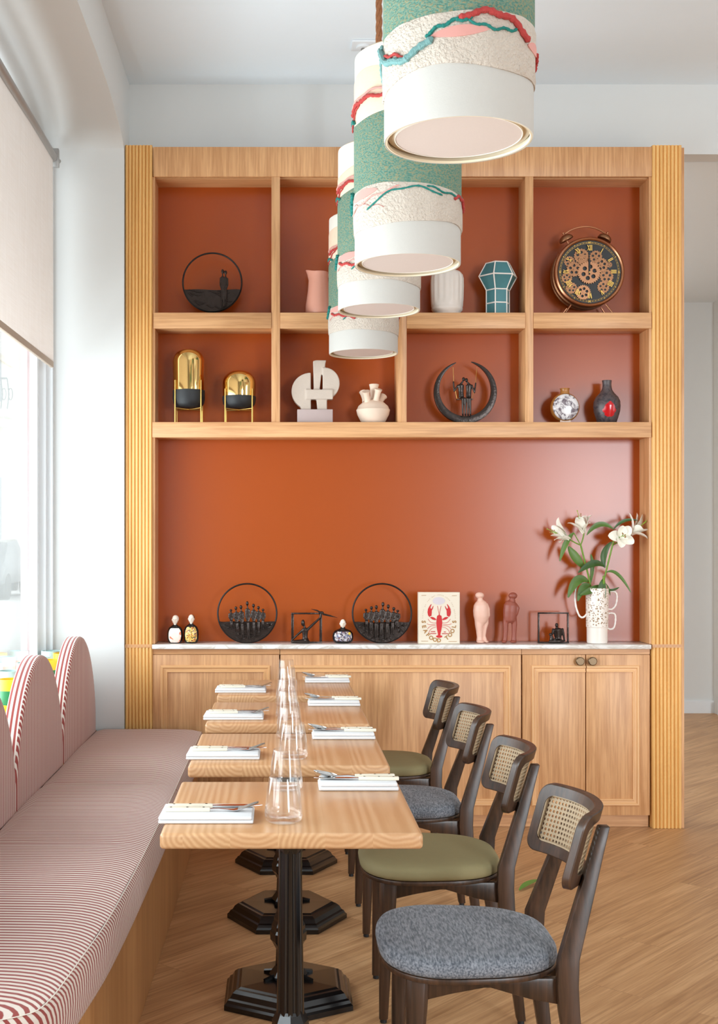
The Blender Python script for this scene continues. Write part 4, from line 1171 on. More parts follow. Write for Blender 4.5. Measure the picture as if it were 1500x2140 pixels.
# bottle figurines
def bottle_figure(pcx, pw, ptop, pbody, label, paint, kind):
    t = root('bottle_figurine', pcx, ZTOP, label, 'figurine')
    x, z0 = S(pcx, 0).x, ZTOP + .0006; R = pw * KS / 2
    zb, zt_ = S(0, pbody).z, S(0, ptop).z; H = zb - z0
    pr = [(R * .55, 0), (R * .80, .003), (R * .96, H * .22), (R, H * .48), (R * .95, H * .72), (R * .78, H * .90), (R * .48, H * 1.0), (R * .26, H * 1.06), (R * .2, H * 1.16)]
    MB().lathe([(r, z) for r, z in pr], (x, YS, z0), 40, sy=.62).build('bottle_body', M['gloss_black'], t, ang=60)
    m = MB(); rr = []
    hw, z_a, z_b = kind                                   # painted panel on the curved front
    for j in range(13):
        v = j / 12; z = z_a * H + (z_b - z_a) * H * v; Rz = interp([(b, a) for a, b in pr], z)
        wv = hw * (1 - .22 * abs(2 * v - 1) ** 4)
        rr.append([(x + Rz * wv * (i / 8 - .5) * 2, YS - Rz * .62 * sqrt(max(0, 1 - (wv * (i / 8 - .5) * 2) ** 2)) - .0012, z0 + z) for i in range(9)])
    m.loft(rr, cap=False, closed_u=False)
    m.build('painted_panel', M[paint], t)
    hz = zt_ - .5 * (zt_ - z0 - H * 1.16)
    hh = (zt_ - z0 - H * 1.10) / 2
    m = MB().ell((x, YS, zt_ - hh), hh * .68, hh * .7, hh, 16, 12).cap_((x, YS, z0 + H * 1.10), (x, YS, zt_ - hh), hh * .36, hh * .36, 10)
    m.ell((x, YS - hh * .68, zt_ - hh * 1.05), hh * .14, hh * .22, hh * .24, 8, 6)
    for s in (-1, 1): m.ell((x + s * hh * .66, YS + .001, zt_ - hh * 1.05), hh * .12, hh * .18, hh * .24, 8, 6)
    hd = m.fuse('head_stopper', M['face'], t, .0011, 2)
    MB().ell((x + hh * .12, YS + hh * .22, zt_ - hh * .80), hh * .68, hh * .62, hh * .80, 14, 10).build('hair', M['hair' if paint != 'paint_pink' else 'cream_glaze'], hd)
    m = MB()
    for s in (-1, 1): m.ell((x + s * hh * .26, YS - hh * .66, zt_ - hh * .92), hh * .06, hh * .05, hh * .05, 8, 6)
    m.box(x - hh * .14, x + hh * .14, YS - hh * .60, YS - hh * .56, zt_ - hh * 1.49, zt_ - hh * 1.44)
    m.build('painted_features', M['dial'], hd)
    return t
bottle_figure(365.8, 33, 1285.5, 1308, 'black bottle figurine with pale pink painted front', 'paint_pink', (.80, .05, .88))
bottle_figure(399.5, 32, 1284, 1306, 'black bottle figurine with gold spotted painted front', 'paint_gold', (.78, .08, .90))
t3 = bottle_figure(716.2, 44, 1294, 1315, 'squat black bottle figurine painted with a dark scene and yellow spot', 'paint_dark', (.84, .16, .86))
v = S(729.5, 1323); MB().ell((v.x, YS - .029, v.z), .006, .0035, .0075, 10, 8).build('yellow_spot', M['paint_yellow'], t3)

# ribbed clock-like gear clock
t = thing('alarm_clock', 'large copper twin-bell alarm clock with exposed gears and gold roman numerals', 'clock', (P(1232.5, 0, 6.05).x, 6.07, Z1 + .0006))
YC = 6.035; ck = YC / FPX
c = P(1232.5, 567.5, YC); RCk = 73.5 * ck
def disc(m, pr, seg=72):     # pr: (r, y) lathe about the y axis through c
    return m.loft([[(c.x + r * cos(a), y, c.z + r * sin(a)) for a in [2 * pi * j / seg for j in range(seg)]] for r, y in pr], True)
dk = .125
disc(MB(), [(RCk * .90, YC + .014), (RCk * .985, YC + .014), (RCk * .985, YC + .030), (RCk * .955, YC + .034), (RCk * .955, YC + .058), (RCk * .99, YC + .062), (RCk * .99, YC + .078), (RCk * .955, YC + .082), (RCk * .955, YC + .106), (RCk * .985, YC + .110), (RCk * .97, YC + dk), (RCk * .5, YC + dk + .004)]).build('clock_case', M['old_copper'], t, ang=40)
m = MB(); pr = [(RCk * .895, YC + .016), (RCk * .905, YC + .004), (RCk * .94, YC), (RCk * .985, YC + .004), (RCk, YC + .012), (RCk * .985, YC + .016)]
m.loft([[(c.x + r * cos(a), y, c.z + r * sin(a)) for a in [2 * pi * j / 80 for j in range(80)]] for r, y in pr], closed_v=True)
m.build('bezel', M['copper'], t, ang=60)
dial = disc(MB(), [(RCk * .90, YC + .010), (RCk * .90, YC + .0135)]).build('dial', M['dial'], t)
W = lambda x, y: (lambda v: (v.x, v.z))(P(1100 + x / 5.77, 440 + y / 5.77, YC))
def gear(x, y, rp, teeth, holes, yd, mat='old_copper'):
    gx, gz = W(x, y); r = rp / 5.77 * ck
    n = holes * 12; m = MB(); ri = r * .90
    to = []; 
    N = teeth * 4
    for k in range(N):
        a = 2 * pi * k / N; to.append(r if k % 4 in (1, 2) else ri)
    y0, y1 = YC + yd, YC + yd + .0022
    # toothed rim, hub and spokes
    def ringp(rs, yy): return [(gx + rr * cos(2 * pi * k / len(rs)), yy, gz + rr * sin(2 * pi * k / len(rs))) for k, rr in enumerate(rs)]
    rin = [r * .70] * N
    m.loft([ringp(rin, y0), ringp(to, y0), ringp(to, y1), ringp(rin, y1)], closed_v=True)
    m.loft([ringp([r * .30] * 24, y0), ringp([r * .30] * 24, y1)])
    r1, r2 = r * .26, r * .74                # disc pierced by round holes
    for q in range(holes):
        a0 = 2 * pi * q / holes + .3; da = pi / holes; rm = (r1 + r2) / 2; hr = min((r2 - r1) * .40, rm * da * .80)
        outer = [(a0 + da, rm), (a0 + da, r2), (a0, r2), (a0 - da, r2), (a0 - da, rm), (a0 - da, r1), (a0, r1), (a0 + da, r1)]
        k = len(m.v)
        for yy in (y0 + .0002, y1):
            for aa, rr in outer: m.v.append(Vector((gx + rr * cos(aa), yy, gz + rr * sin(aa))))
            for w8 in range(8):
                u, v_ = hr * cos(w8 * pi / 4), hr * sin(w8 * pi / 4)
                m.v.append(Vector((gx + (rm + v_) * cos(a0) - u * sin(a0), yy, gz + (rm + v_) * sin(a0) + u * cos(a0))))
        for w8 in range(8):
            e8 = (w8 + 1) % 8
            for p4 in ((w8, e8, 8 + e8, 8 + w8), (24 + w8, 24 + e8, 16 + e8, 16 + w8), (8 + w8, 8 + e8, 24 + e8, 24 + w8)):
                m.f.append([k + t_ for t_ in p4]); m.mi.append(0)
    m.loft([ringp([r * .10] * 12, y0 - .002), ringp([r * .10] * 12, y1)])
    m.build('gear', M[mat], dial, flat=True)
for g in ((755, 745, 140, 30, 6, .0015, 'gear_copper'), (575, 705, 92, 18, 5, .004), (900, 655, 90, 18, 6, .004), (685, 985, 92, 24, 6, .003, 'gear_copper'), (840, 555, 78, 16, 5, .0062), (665, 545, 92, 18, 5, .0062),
          (520, 610, 66, 14, 5, .0075), (490, 810, 66, 14, 5, .0068), (545, 930, 70, 14, 5, .007), (930, 920, 74, 16, 5, .0068), (970, 790, 84, 16, 5, .007), (700, 600, 76, 16, 5, .005), (1005, 650, 34, 10, 4, .0085)): gear(*g)
def stroke(m, x0, z0, x1, z1, w_, y):
    d = Vector((x1 - x0, 0, z1 - z0)); n_ = Vector((-d.z, 0, d.x)).normalized() * w_
    a = Vector((x0, y, z0)); b = Vector((x1, y, z1)); e = Vector((0, .0016, 0))
    m.loft([[a - n_, a + n_, a + n_ + e, a - n_ + e], [b - n_, b + n_, b + n_ + e, b - n_ + e]])
num = ['XII', 'I', 'II', 'III', 'IIII', 'V', 'VI', 'VII', 'VIII', 'IX', 'X', 'XI']
yn = YC + .0005
for h, s_ in enumerate(num):
    a = radians(90 - 30 * h); rad = Vector((cos(a), sin(a))); tan = Vector((sin(a), -cos(a)))
    m = MB(); wd = {'I': .22, 'V': .42, 'X': .42}; tot = sum(wd[q] for q in s_); u = -tot / 2
    r0, r1 = RCk * .60, RCk * .76; sc = RCk * .17
    def pt(uu, rr): v = tan * (uu * sc) + rad * rr; return (c.x + v.x, c.z + v.y)
    for q in s_:
        w_ = wd[q]; cu = u + w_ / 2; u += w_
        if q == 'I': stroke(m, *pt(cu, r0), *pt(cu, r1), RCk * .0095, yn)
        elif q == 'V': stroke(m, *pt(cu - w_ * .4, r1), *pt(cu, r0), RCk * .0105, yn); stroke(m, *pt(cu + w_ * .4, r1), *pt(cu, r0), RCk * .006, yn)
        else: stroke(m, *pt(cu - w_ * .4, r1), *pt(cu + w_ * .4, r0), RCk * .0105, yn); stroke(m, *pt(cu + w_ * .4, r1), *pt(cu - w_ * .4, r0), RCk * .006, yn)
    m.build('numeral', M['gilt'], dial, flat=True)
m = MB()
for k in range(60):
    a = 2 * pi * k / 60; r = RCk * .825
    stroke(m, c.x + r * cos(a), c.z + r * sin(a), c.x + (r + .004) * cos(a), c.z + (r + .004) * sin(a), .0007, YC + .0085)
for r in (.815, .852): m.tube([(c.x + RCk * r * cos(a), YC + .0095, c.z + RCk * r * sin(a)) for a in [2 * pi * k / 72 for k in range(72)]], .0007, 5, closed=True)
for k in range(12):
    a = 2 * pi * k / 12
    if k % 3: m.ell((c.x + RCk * .86 * cos(a), YC + .008, c.z + RCk * .86 * sin(a)), .0022, .0015, .0035, 8, 6)
m.build('minute_track', M['gilt'], dial)
def text_mesh(m, s_, size, fn, mi=0, bold=0.0):
    # letters as solid outlines; fn(x, z) -> world point
    cu = bpy.data.curves.new('t', 'FONT'); cu.body = s_; cu.size = size; cu.extrude = 0; cu.align_x = 'CENTER'
    cu.resolution_u = 3; cu.offset = bold
    o = bpy.data.objects.new('t', cu); COL.objects.link(o); bpy.context.view_layer.update()
    dg = bpy.context.evaluated_depsgraph_get(); me = bpy.data.meshes.new_from_object(o.evaluated_get(dg), depsgraph=dg)
    vs = [fn(v.co.x, v.co.y) for v in me.vertices]
    m.add(vs, [list(p.vertices) for p in me.polygons], mi)
    bpy.data.objects.remove(o); bpy.data.curves.remove(cu); bpy.data.meshes.remove(me)
m = MB()
for s_, a in (('60', 90), ('15', 0), ('30', -90), ('45', 180)):
    rr = RCk * .835; a_ = radians(a); ox, oz = c.x + rr * cos(a_), c.z + rr * sin(a_)
    ro = a_ - pi / 2
    text_mesh(m, s_, .016, lambda x, z: (ox + x * cos(ro) - (z - .005) * sin(ro), YC + .0078, oz + x * sin(ro) + (z - .005) * cos(ro)))
m.build('minute_figure', M['gilt'], dial, fix=False, flat=True)
hx, hz = W(758, 745)
m = MB()
tx, tz = W(755, 500); stroke(m, hx, hz, hx - .0006, tz, .0016, YC - .0025); tx, tz = W(752, 590); stroke(m, hx, hz, hx, tz, .0042, YC - .0010)
stroke(m, hx, hz, hx, hz - .012, .003, YC - .0025)
m.build('clock_hands', M['matt_black'], t, flat=True)
MB().loft([[(hx + r * cos(a), y, hz + r * sin(a)) for a in [2 * pi * j / 14 for j in range(14)]] for r, y in ((.003, YC - .006), (.003, YC + .002))]).build('hand_cap', M['gilt'], t)
for s_, (bx, by) in ((-1, (505, 305)), (1, (980, 300))):
    gx, gz = W(bx, by); ctr = Vector((gx, YC + .055, gz)); ax = Vector((s_ * .45, 0, .9)).normalized(); u = Vector((ax.z, 0, -ax.x)); w3 = Vector((0, 1, 0))
    br = 88 / 5.77 * ck
    rg = []
    for rr, hh in ((.2, -.42), (.96, -.36), (1.0, -.25), (.92, .12), (.70, .42), (.40, .62), (.1, .68)):
        rg.append([ctr + ax * (hh * br * .8) + (u * cos(a) + w3 * sin(a)) * rr * br for a in [2 * pi * j / 28 for j in range(28)]])
    MB().loft(rg).build('bell', M['old_copper'], t, ang=50)
    MB().tube([ctr + ax * br * .5, ctr + ax * br * .78], .0035, 8).ell(ctr + ax * br * .82, .006, .006, .006, 10, 8).tube([ctr - ax * br * .3, ctr - ax * br * 1.0], .0045, 8).build('bell_stem', M['copper'], t)
pts = spline([(lambda v: Vector((v[0], YC + .055, v[1])))(W(x, y)) for x, y in ((490, 250), (560, 205), (650, 172), (755, 160), (850, 175), (930, 210), (985, 248))], 6)
MB().tube(pts, .0042, 8).build('carry_handle', M['copper'], t)
for (x0, y0), (x1, y1) in (((548, 1128), (475, 1224)), ((970, 1122), (1040, 1228))):
    a, b = W(x0, y0), W(x1, y1)
    for dy in (.012, .10): MB().tube([(a[0], YC + dy + .01, a[1]), (b[0], YC + dy - .004 + (.02 if dy > .05 else 0), max(b[1], Z1 + .004))], [.0042, .0036], 10).build('foot', M['copper'], t)

# pitcher
t = root('pitcher', 665, Z1, 'pale pink glazed pitcher standing behind the farthest lamp', 'pitcher')
x = S(666, 0).x; z0 = Z1 + .0006; k = KS
def spout(r, z, a):
    f = max(0, (z - 66 * k) / (28 * k)); d = max(0, -cos(a)) ** 6
    return r + d * f * 9 * k
pr = [(20 * k, 0), (27.5 * k, .002), (28.5 * k, .008), (27.5 * k, 20 * k), (23 * k, 50 * k), (19.5 * k, 72 * k), (19 * k, 82 * k), (20 * k, 89 * k), (19 * k, 89.5 * k), (17.5 * k, 80 * k), (18 * k, 70 * k), (24 * k, 25 * k), (22 * k, 4 * k)]
rings = []
for r, z in pr:
    rings.append([(x + spout(r, z, a) * cos(a), YS + r * sin(a), z0 + z + max(0, -cos(a)) ** 4 * max(0, (z - 70 * k)) * .25) for a in [2 * pi * j / 48 for j in range(48)]])
MB().loft(rings).build('pitcher_body', M['pink_glaze'], t, ang=60)
MB().tube(spline([(x + 18 * k, YS, z0 + 82 * k), (x + 30 * k, YS, z0 + 84 * k), (x + 38 * k, YS, z0 + 68 * k), (x + 35 * k, YS, z0 + 46 * k), (x + 25 * k, YS, z0 + 34 * k)], 6), 4 * k, 10).build('handle', M['pink_glaze'], t)

# fluted cream vase
k = KS; x = S(934, 0).x
def fl2(r, z, a):
    f = max(0, min(1, (z - 26 * k) / (4 * k))) * max(0, min(1, (88 * k - z) / (6 * k)))
    return r * (1 - .055 * f * (.5 + .5 * cos(16 * a)))
pr = [(22 * k, 0), (26.5 * k, .002), (28 * k, 6 * k), (32 * k, 10 * k), (32.5 * k, 14 * k), (31.8 * k, 15.5 * k), (33 * k, 19 * k), (33.4 * k, 26 * k), (34 * k, 32 * k), (34.8 * k, 60 * k), (34.5 * k, 76 * k), (32.5 * k, 84 * k), (28 * k, 89 * k), (25 * k, 91 * k), (23.5 * k, 90 * k), (27 * k, 84 * k), (30 * k, 60 * k), (26 * k, 6 * k)]
o = MB().lathe(pr, (x, YS, Z1 + .0006), 128, fn=fl2).build('fluted_vase', M['cream_glaze'], ang=60)
tag(o, 'cream fluted ceramic vase partly behind a lamp, beside the teal vase', 'vase')

# teal faceted vase with white lines
t = root('faceted_vase', 1040, Z1, 'teal faceted vase with raised white grid lines', 'vase')
x = S(1040, 0).x; z0 = Z1 + .0006
lv = [(24.5, 0), (24.5, 23.5), (24.5, 51.5), (40.5, 80), (25.5, 108)]
rot = radians(-112)
V6 = lambda r, z, q: Vector((x + r * k * cos(rot + q * pi / 3), YS + r * k * sin(rot + q * pi / 3), z0 + z * k))
MB().loft([[V6(r, z, q) for q in range(6)] for r, z in [(20, 0)] + lv + [(23, 108), (20, 84)]]).build('vase_body', M['teal_glaze'], t, ang=10)
m = MB()
for r, z in lv[1:]:
    m.tube([V6(r + .2, z if z < 108 else 107.4, q) for q in range(6)], .0036, 6, closed=True)
for q in range(6):
    m.tube([V6(r + .2, min(z, 107), q) for r, z in lv], .0032, 6)
m.build('raised_lines', M['grid_white'], t)

# gold domed vases on brass stands
def dome(pcx, rpx, ptop, pgold, pbot, pleg, label):
    t = root('domed_vase', pcx, Z2, label, 'vase', 'gold domed vases'); x = S(pcx, 0).x; R = rpx * k
    zt_, zg, zb = S(0, ptop).z, S(0, pgold).z, S(0, pbot).z
    pr = [(R * .97, zg)]
    Rr = R * .78
    for q in range(0, 13):
        a = pi / 2 * q / 12; pr.append((R - Rr + Rr * cos(a), zt_ - Rr + Rr * sin(a)))
    pr.append((.001, zt_ + .0002))
    MB().lathe(pr, (x, YS, 0), 56, cap=False).build('gold_dome', M['gold'], t, ang=70)
    pr = [(.002, zb), (R * .55, zb + .001), (R * .80, zb + .006), (R * .95, zb + .022), (R * 1.005, zb + .045), (R * 1.0, zg), (R * .96, zg + .001), (R * .5, zg)]
    MB().lathe(pr, (x, YS, 0), 56).build('black_bowl', M['matt_black'], t, ang=60)
    lx = R * .80; zl = S(0, pleg).z
    for sx in (-1, 1):
        for sy in (-1, 1):
            MB().tube([(x + sx * lx, YS + sy * R * .66, Z2 + .0006), (x + sx * lx, YS + sy * R * .66, zl)], .0034, 8).build('stand_leg', M['brass'], t)
    MB().tube([(x - lx, YS - R * .66, zb - .004), (x, YS, zb - .007), (x + lx, YS + R * .66, zb - .004)], .003, 6).tube([(x - lx, YS + R * .66, zb - .004), (x, YS, zb - .007), (x + lx, YS - R * .66, zb - .004)], .003, 6).build('stand_cross', M['brass'], t)
dome(394.5, 33.5, 730.5, 816.5, 853, 797, 'tall gold domed vase with black bowl on a brass stand')
dome(499.5, 35, 775, 829, 854, 815, 'short gold domed vase with black bowl on a brass stand')

# abstract clay sculpture on plinth
t = root('abstract_sculpture', 657, Z2, 'rough white clay abstract sculpture of half discs on a mauve plinth', 'sculpture')
A6 = lambda x, y: (lambda v: (v.x, v.z))(S(600 + x / 6.52, 730 + y / 6.52))
a, b = A6(135, 830), A6(615, 990)
MB().box(a[0], b[0], YS - .045, YS + .045, Z2 + .0006, a[1]).build('plinth', M['plinth'], t, bevel=.002)
m = MB()
def slab(pts, y0, y1): m.prism([A6(*p) for p in pts], 'xz', YS + y0, YS + y1)
slab([(320, 330)] + [(320 + 262 * cos(a), 578 - 250 * sin(a)) for a in [pi / 2 + pi * q / 22 for q in range(1, 19)]] + [(190, 828), (322, 828)], -.028, .034)
slab([(352, 165), (400, 155), (530, 158), (520, 190), (515, 250), (470, 300), (440, 560), (360, 560)], -.022, .026)
slab([(482, 262), (520, 258)] + [(500 + 212 * cos(a), 472 - 216 * sin(a)) for a in [1.35 - 2.9 * q / 20 for q in range(21)]] + [(500, 690), (482, 560)], -.028, .034)
slab([(255, 558), (620, 558), (620, 690), (255, 690)], -.036, .02)
slab([(393, 660), (540, 660), (540, 832), (410, 832)], -.026, .03)
m.fuse('clay_form', M['clay_white'], t, .003, 3)

# tulip vase with five spouts
t = root('spouted_vase', 779.5, Z2, 'bisque clay vase with five flared spouts', 'vase')
x = S(779.5, 0).x; z0 = Z2 + .0006
pr = [(22 * k, 0), (24 * k, .002), (27 * k, 6 * k), (33 * k, 18 * k), (35.2 * k, 27.5 * k), (35.0 * k, 28.5 * k), (34 * k, 29 * k), (31 * k, 36 * k), (22 * k, 44 * k), (12 * k, 49 * k), (2 * k, 51 * k)]
m = MB().lathe(pr, (x, YS, z0), 56)
for (x0, y0, dy0), (x1, y1, dy1), r in (((1180, 700, 0), (1183, 480, 0), 9.5), ((1090, 720, -.03), (1063, 590, -.055), 7.5), ((1070, 700, .02), (1040, 565, .045), 7.5), ((1200, 720, -.03), (1232, 560, -.05), 7.5), ((1260, 720, .01), (1318, 628, .03), 7.5)):
    a, b = S(600 + x0 / 6.52, 730 + y0 / 6.52, dy0), S(600 + x1 / 6.52, 730 + y1 / 6.52, dy1)
    d = (b - a)
    m.tube([a - d * .1, a + d * .3, a + d * .75, b, b + d * .02, a + d * .9, a + d * .45], [r * k, r * .78 * k, r * .88 * k, r * 1.1 * k, r * .95 * k, r * .68 * k, r * .5 * k], 20)
m.build('vase_body', M['bisque'], t, ang=50)

# marbled round vase and lava bottle vase
t = root('round_vase', 1179.8, Z2, 'small round marbled vase with amber edge', 'vase')
x = S(1179.8, 0).x; zc_ = S(0, 851.5).z; R = 30.2 * k
m = MB(); rr = []
for fr, dy in ((.12, .030), (.7, .029), (.93, .020), (1.0, 0.006), (1.0, -.006), (.94, -.018), (.82, -.025)):
    rr.append([(x + R * fr * cos(a), YS + dy, zc_ + R * fr * sin(a)) for a in [2 * pi * j / 48 for j in range(48)]])
m.loft(rr).lathe([(10 * k, 0), (9.2 * k, 4 * k), (9 * k, 8 * k), (10.5 * k, 11.5 * k), (8.5 * k, 11.5 * k), (7 * k, 4 * k)], (x, YS, zc_ + R * .93), 24)
m.box(x - 11 * k, x + 11 * k, YS - .016, YS + .016, Z2 + .0006, zc_ - R * .9)
m.build('vase_body', M['amber_edge'], t, ang=50)
rr = [[(x + R * fr * cos(a), YS + dy, zc_ + R * fr * sin(a)) for a in [2 * pi * j / 48 for j in range(48)]] for fr, dy in ((.90, -.0215), (.88, -.026), (.70, -.031), (.35, -.034), (.03, -.035))]
MB().loft(rr).build('marbled_face', M['marbled'], t, ang=60)
t = root('bottle_vase', 1267.8, Z2, 'dark volcanic glazed bottle vase with a glossy red patch', 'vase')
x = S(1267.8, 0).x; z0 = Z2 + .0006
pr = [(18 * k, 0), (19.5 * k, .002), (23 * k, 12 * k), (26.5 * k, 24 * k), (27.8 * k, 36 * k), (26.8 * k, 46 * k), (22.5 * k, 55 * k), (15 * k, 63 * k), (10.5 * k, 70 * k), (9 * k, 78 * k), (9.2 * k, 86 * k), (10 * k, 88.5 * k), (9.5 * k, 90 * k), (7 * k, 90 * k), (6 * k, 76 * k)]
MB().lathe(pr, (x, YS, z0), 48).build('vase_body', M['lava'], t, ang=60)
tab = [(z, r) for r, z in pr[:12]]
m = MB(); rr = []
for j in range(10):
    v = j / 9; z = (12 + 32 * v) * k; Rz = interp(tab, z); wv = .52 * sqrt(max(.01, 1 - (2 * v - .92) ** 2)) * (1 + .15 * sin(j * 2.2)) * (1 if v < .6 else .75)
    rr.append([(x + Rz * sin((i / 8 - .55) * 2 * wv) * 1.01, YS - Rz * cos((i / 8 - .55) * 2 * wv) * 1.01 - .0006, z0 + z) for i in range(9)])
m.loft(rr, cap=False, closed_u=False).build('red_patch', M['glaze_red'], t)
m = MB(); rr = []
for j in range(14):
    z = (44 + 36 * j / 13) * k; Rz = interp(tab, z) + .0008
    rr.append([(x + Rz * cos(a), YS + Rz * sin(a), z0 + z) for a in (-.35, -.15, .1, .4, .7)])
m.loft(rr, cap=False, closed_u=False).build('red_drip', M['glaze_red'], t)

# blush and terracotta standing figures
def lump_figure(ox, mat, label, name):
    t = root('figure_sculpture', ox, ZTOP, label, 'sculpture')
    m = MB(); N4 = lambda x, y, d=0: S(975 + x / 12, 1225 + y / 12, d)
    if name == 0:
        m.ell(N4(325, 255), 9.4 * k, 8 * k, 7 * k, 18, 12).cap_(N4(335, 310), N4(338, 400), 5.0 * k, 7 * k, 12)
        m.tube([N4(345, 370), N4(350, 420), N4(355, 500), N4(358, 640), N4(362, 780), N4(350, 900), N4(330, 990)], [5 * k, 11 * k, 15 * k, 16.6 * k, 16 * k, 13 * k, 8 * k], 22, sq=.8, up=(1, 0, 0))
        m.tube([N4(490, 460, -.004), N4(525, 600, -.006), N4(535, 760, -.004), N4(520, 850)], [3 * k, 4.5 * k, 4 * k, 2 * k], 10)
        m.tube([N4(300, 850), N4(310, 1000), N4(318, 1150), N4(325, 1300), N4(325, 1405)], [9 * k, 8.6 * k, 7 * k, 6 * k, 7 * k], 14)
        m.tube([N4(480, 820, .006), N4(490, 950, .006), N4(455, 1120, .006), N4(440, 1280, .006), N4(470, 1405, .003)], [6 * k, 5.5 * k, 4.2 * k, 3.6 * k, 4.4 * k], 12)
        m.ell(N4(335, 1415, -.010), 8.5 * k, 9 * k, 3 * k, 12, 8).ell(N4(490, 1412, -.004), 4.6 * k, 7 * k, 2.6 * k, 12, 8)
    else:
        m.ell(N4(1158, 258), 9.4 * k, 8 * k, 7 * k, 18, 12).cap_(N4(1145, 310), N4(1140, 390), 5.0 * k, 7 * k, 12)
        m.tube([N4(1125, 370), N4(1115, 420), N4(1105, 500), N4(1095, 640), N4(1085, 780), N4(1085, 880), N4(1090, 940)], [5 * k, 11 * k, 14.5 * k, 15.2 * k, 14.2 * k, 13 * k, 8 * k], 22, sq=.8, up=(1, 0, 0))
        m.tube([N4(1225, 470, -.006), N4(1268, 560, -.008), N4(1235, 700, -.008), N4(1200, 810, -.006)], [3 * k, 4.5 * k, 4.2 * k, 2.6 * k], 10)
        m.tube([N4(985, 820), N4(975, 980), N4(975, 1150), N4(965, 1300), N4(950, 1405)], [6 * k, 5.6 * k, 5 * k, 4.6 * k, 4.8 * k], 14)
        m.tube([N4(1180, 820), N4(1195, 980), N4(1190, 1150), N4(1185, 1300), N4(1180, 1405)], [6.4 * k, 5.8 * k, 5 * k, 4.8 * k, 6 * k], 14)
        m.ell(N4(930, 1412, -.005), 5 * k, 7 * k, 2.6 * k, 12, 8).ell(N4(1165, 1412, -.006), 7 * k, 8 * k, 2.8 * k, 12, 8)
    lo = min(v.z for v in m.v); dz = ZTOP + .0006 - lo
    for v in m.v: v.z += dz
    m.fuse('figure_body', M[mat], t, .0022, 6)
lump_figure(1005, 'pinkfig', 'blush pink clay figure standing beside the lobster box', 0)
lump_figure(1067, 'terrafig', 'terracotta clay figure standing beside the blush pink one', 1)

# lobster box
t = root('gift_box', 917, ZTOP, 'cream gift box printed with a red lobster, standing on the worktop', 'box')
B7 = lambda x, y: (lambda v: (v.x, v.z))(P(870 + x / 15, 1230 + y / 15, 6.05))
x0, x1 = B7(65, 0)[0], B7(1360, 0)[0]; zt_ = B7(0, 115)[1]; yb_ = 6.05
MB().box(x0, x1, yb_, yb_ + .045, ZTOP + .0006, zt_).build('box_body', M['book'], t, bevel=.0015)
MB().box(x0 + .003, x1 - .003, yb_ - .0012, yb_ - .0002, ZTOP + .004, zt_ - .003).build('cover', M['book'], t)
def flat(m, pts, y): m.loft([[(p[0], y, p[1]) for p in pts], [(p[0], y + .0006, p[1]) for p in pts]])
Y1 = yb_ - .0022; m = MB(); mw = MB()
body = [(712, 790), (735, 830), (780, 850), (790, 900), (800, 970), (808, 1080), (800, 1180), (780, 1290), (755, 1400), (750, 1465), (810, 1480), (800, 1520), (760, 1540), (712, 1545), (664, 1540), (620, 1520), (612, 1480), (672, 1465), (668, 1400), (644, 1290), (628, 1180), (620, 1080), (628, 970), (640, 900), (650, 850), (690, 830)]
claw = [(400, 890), (470, 850), (478, 760), (480, 690), (515, 620), (535, 545), (520, 545), (475, 630), (445, 625), (440, 580), (475, 490), (455, 490), (400, 560), (360, 640), (345, 740), (360, 830)]
arm = [(420, 905), (470, 885), (540, 900), (600, 945), (628, 975), (580, 990), (500, 970)]
mir = lambda pts: [(1424 - a, b) for a, b in pts]
for q in (body, claw, arm, mir(claw), mir(arm)): flat(m, [B7(*p) for p in q], Y1)
def line(pts, w_): 
    pp = spline([Vector((*B7(*p), 0)) for p in pts], 5)
    for a, b in zip(pp, pp[1:]): stroke(m, a.x, a.y, b.x, b.y, w_, Y1)
for q in ([(360, 950), (420, 1030), (500, 1075), (610, 1075)], [(330, 1100), (400, 1130), (500, 1130), (600, 1120)], [(345, 1265), (410, 1200), (500, 1165), (610, 1160)], [(380, 1400), (420, 1310), (500, 1240), (610, 1205)], [(655, 545), (680, 660), (708, 800)]):
    line(q, .0009); line(mir(q), .0009)
m.build('lobster_print', M['red'], t, flat=True)
m = MB(); flat(m, [B7(700 + 195 * cos(a), 385 + 120 * sin(a)) for a in [2 * pi * j / 28 for j in range(28)]], Y1); m.build('mauve_print', M['print_mauve'], t, flat=True)
def curved(m, s_, ccx, ccy, rx, ry, a0, a1, size, inside):
    for i, ch_ in enumerate(s_):
        if ch_ == ' ': continue
        a = radians(a0 + (a1 - a0) * i / (len(s_) - 1))
        ox, oz = B7(ccx + rx * cos(a), ccy - ry * sin(a))
        tx = Vector((-sin(a) * rx, cos(a) * ry)); tx.normalize()
        if not inside: tx = -tx
        nx = Vector((-tx.y, tx.x))
        text_mesh(m, ch_, size, lambda x, z: (ox + tx.x * x + nx.x * (z - size * .35), Y1, oz + tx.y * x + nx.y * (z - size * .35)), bold=.0010 if size > .02 else 0)
m = MB()
curved(m, 'SEAFOOD TOOLS', 705, 1060, 478, 560, 178, 362, .027, True)
curved(m, 'CATCH OF THE DAY FRESH FROM THE OCEAN', 705, 930, 512, 730, 179, 1, .0062, False)
m.build('cover_lettering', M['print_brown'], t, fix=False, flat=True)
m = MB()
for (x, y, w_) in ((155, 205, 170), (1115, 215, 160), (150, 1640, 220), (1005, 1650, 270)):
    for q in range(int(w_ / 22)): flat(m, [B7(*p) for p in ((x + q * 22, y), (x + q * 22 + 14, y), (x + q * 22 + 14, y + 16), (x + q * 22, y + 16))], Y1)
m.build('corner_print', M['print_brown'], t, flat=True)
m = MB()
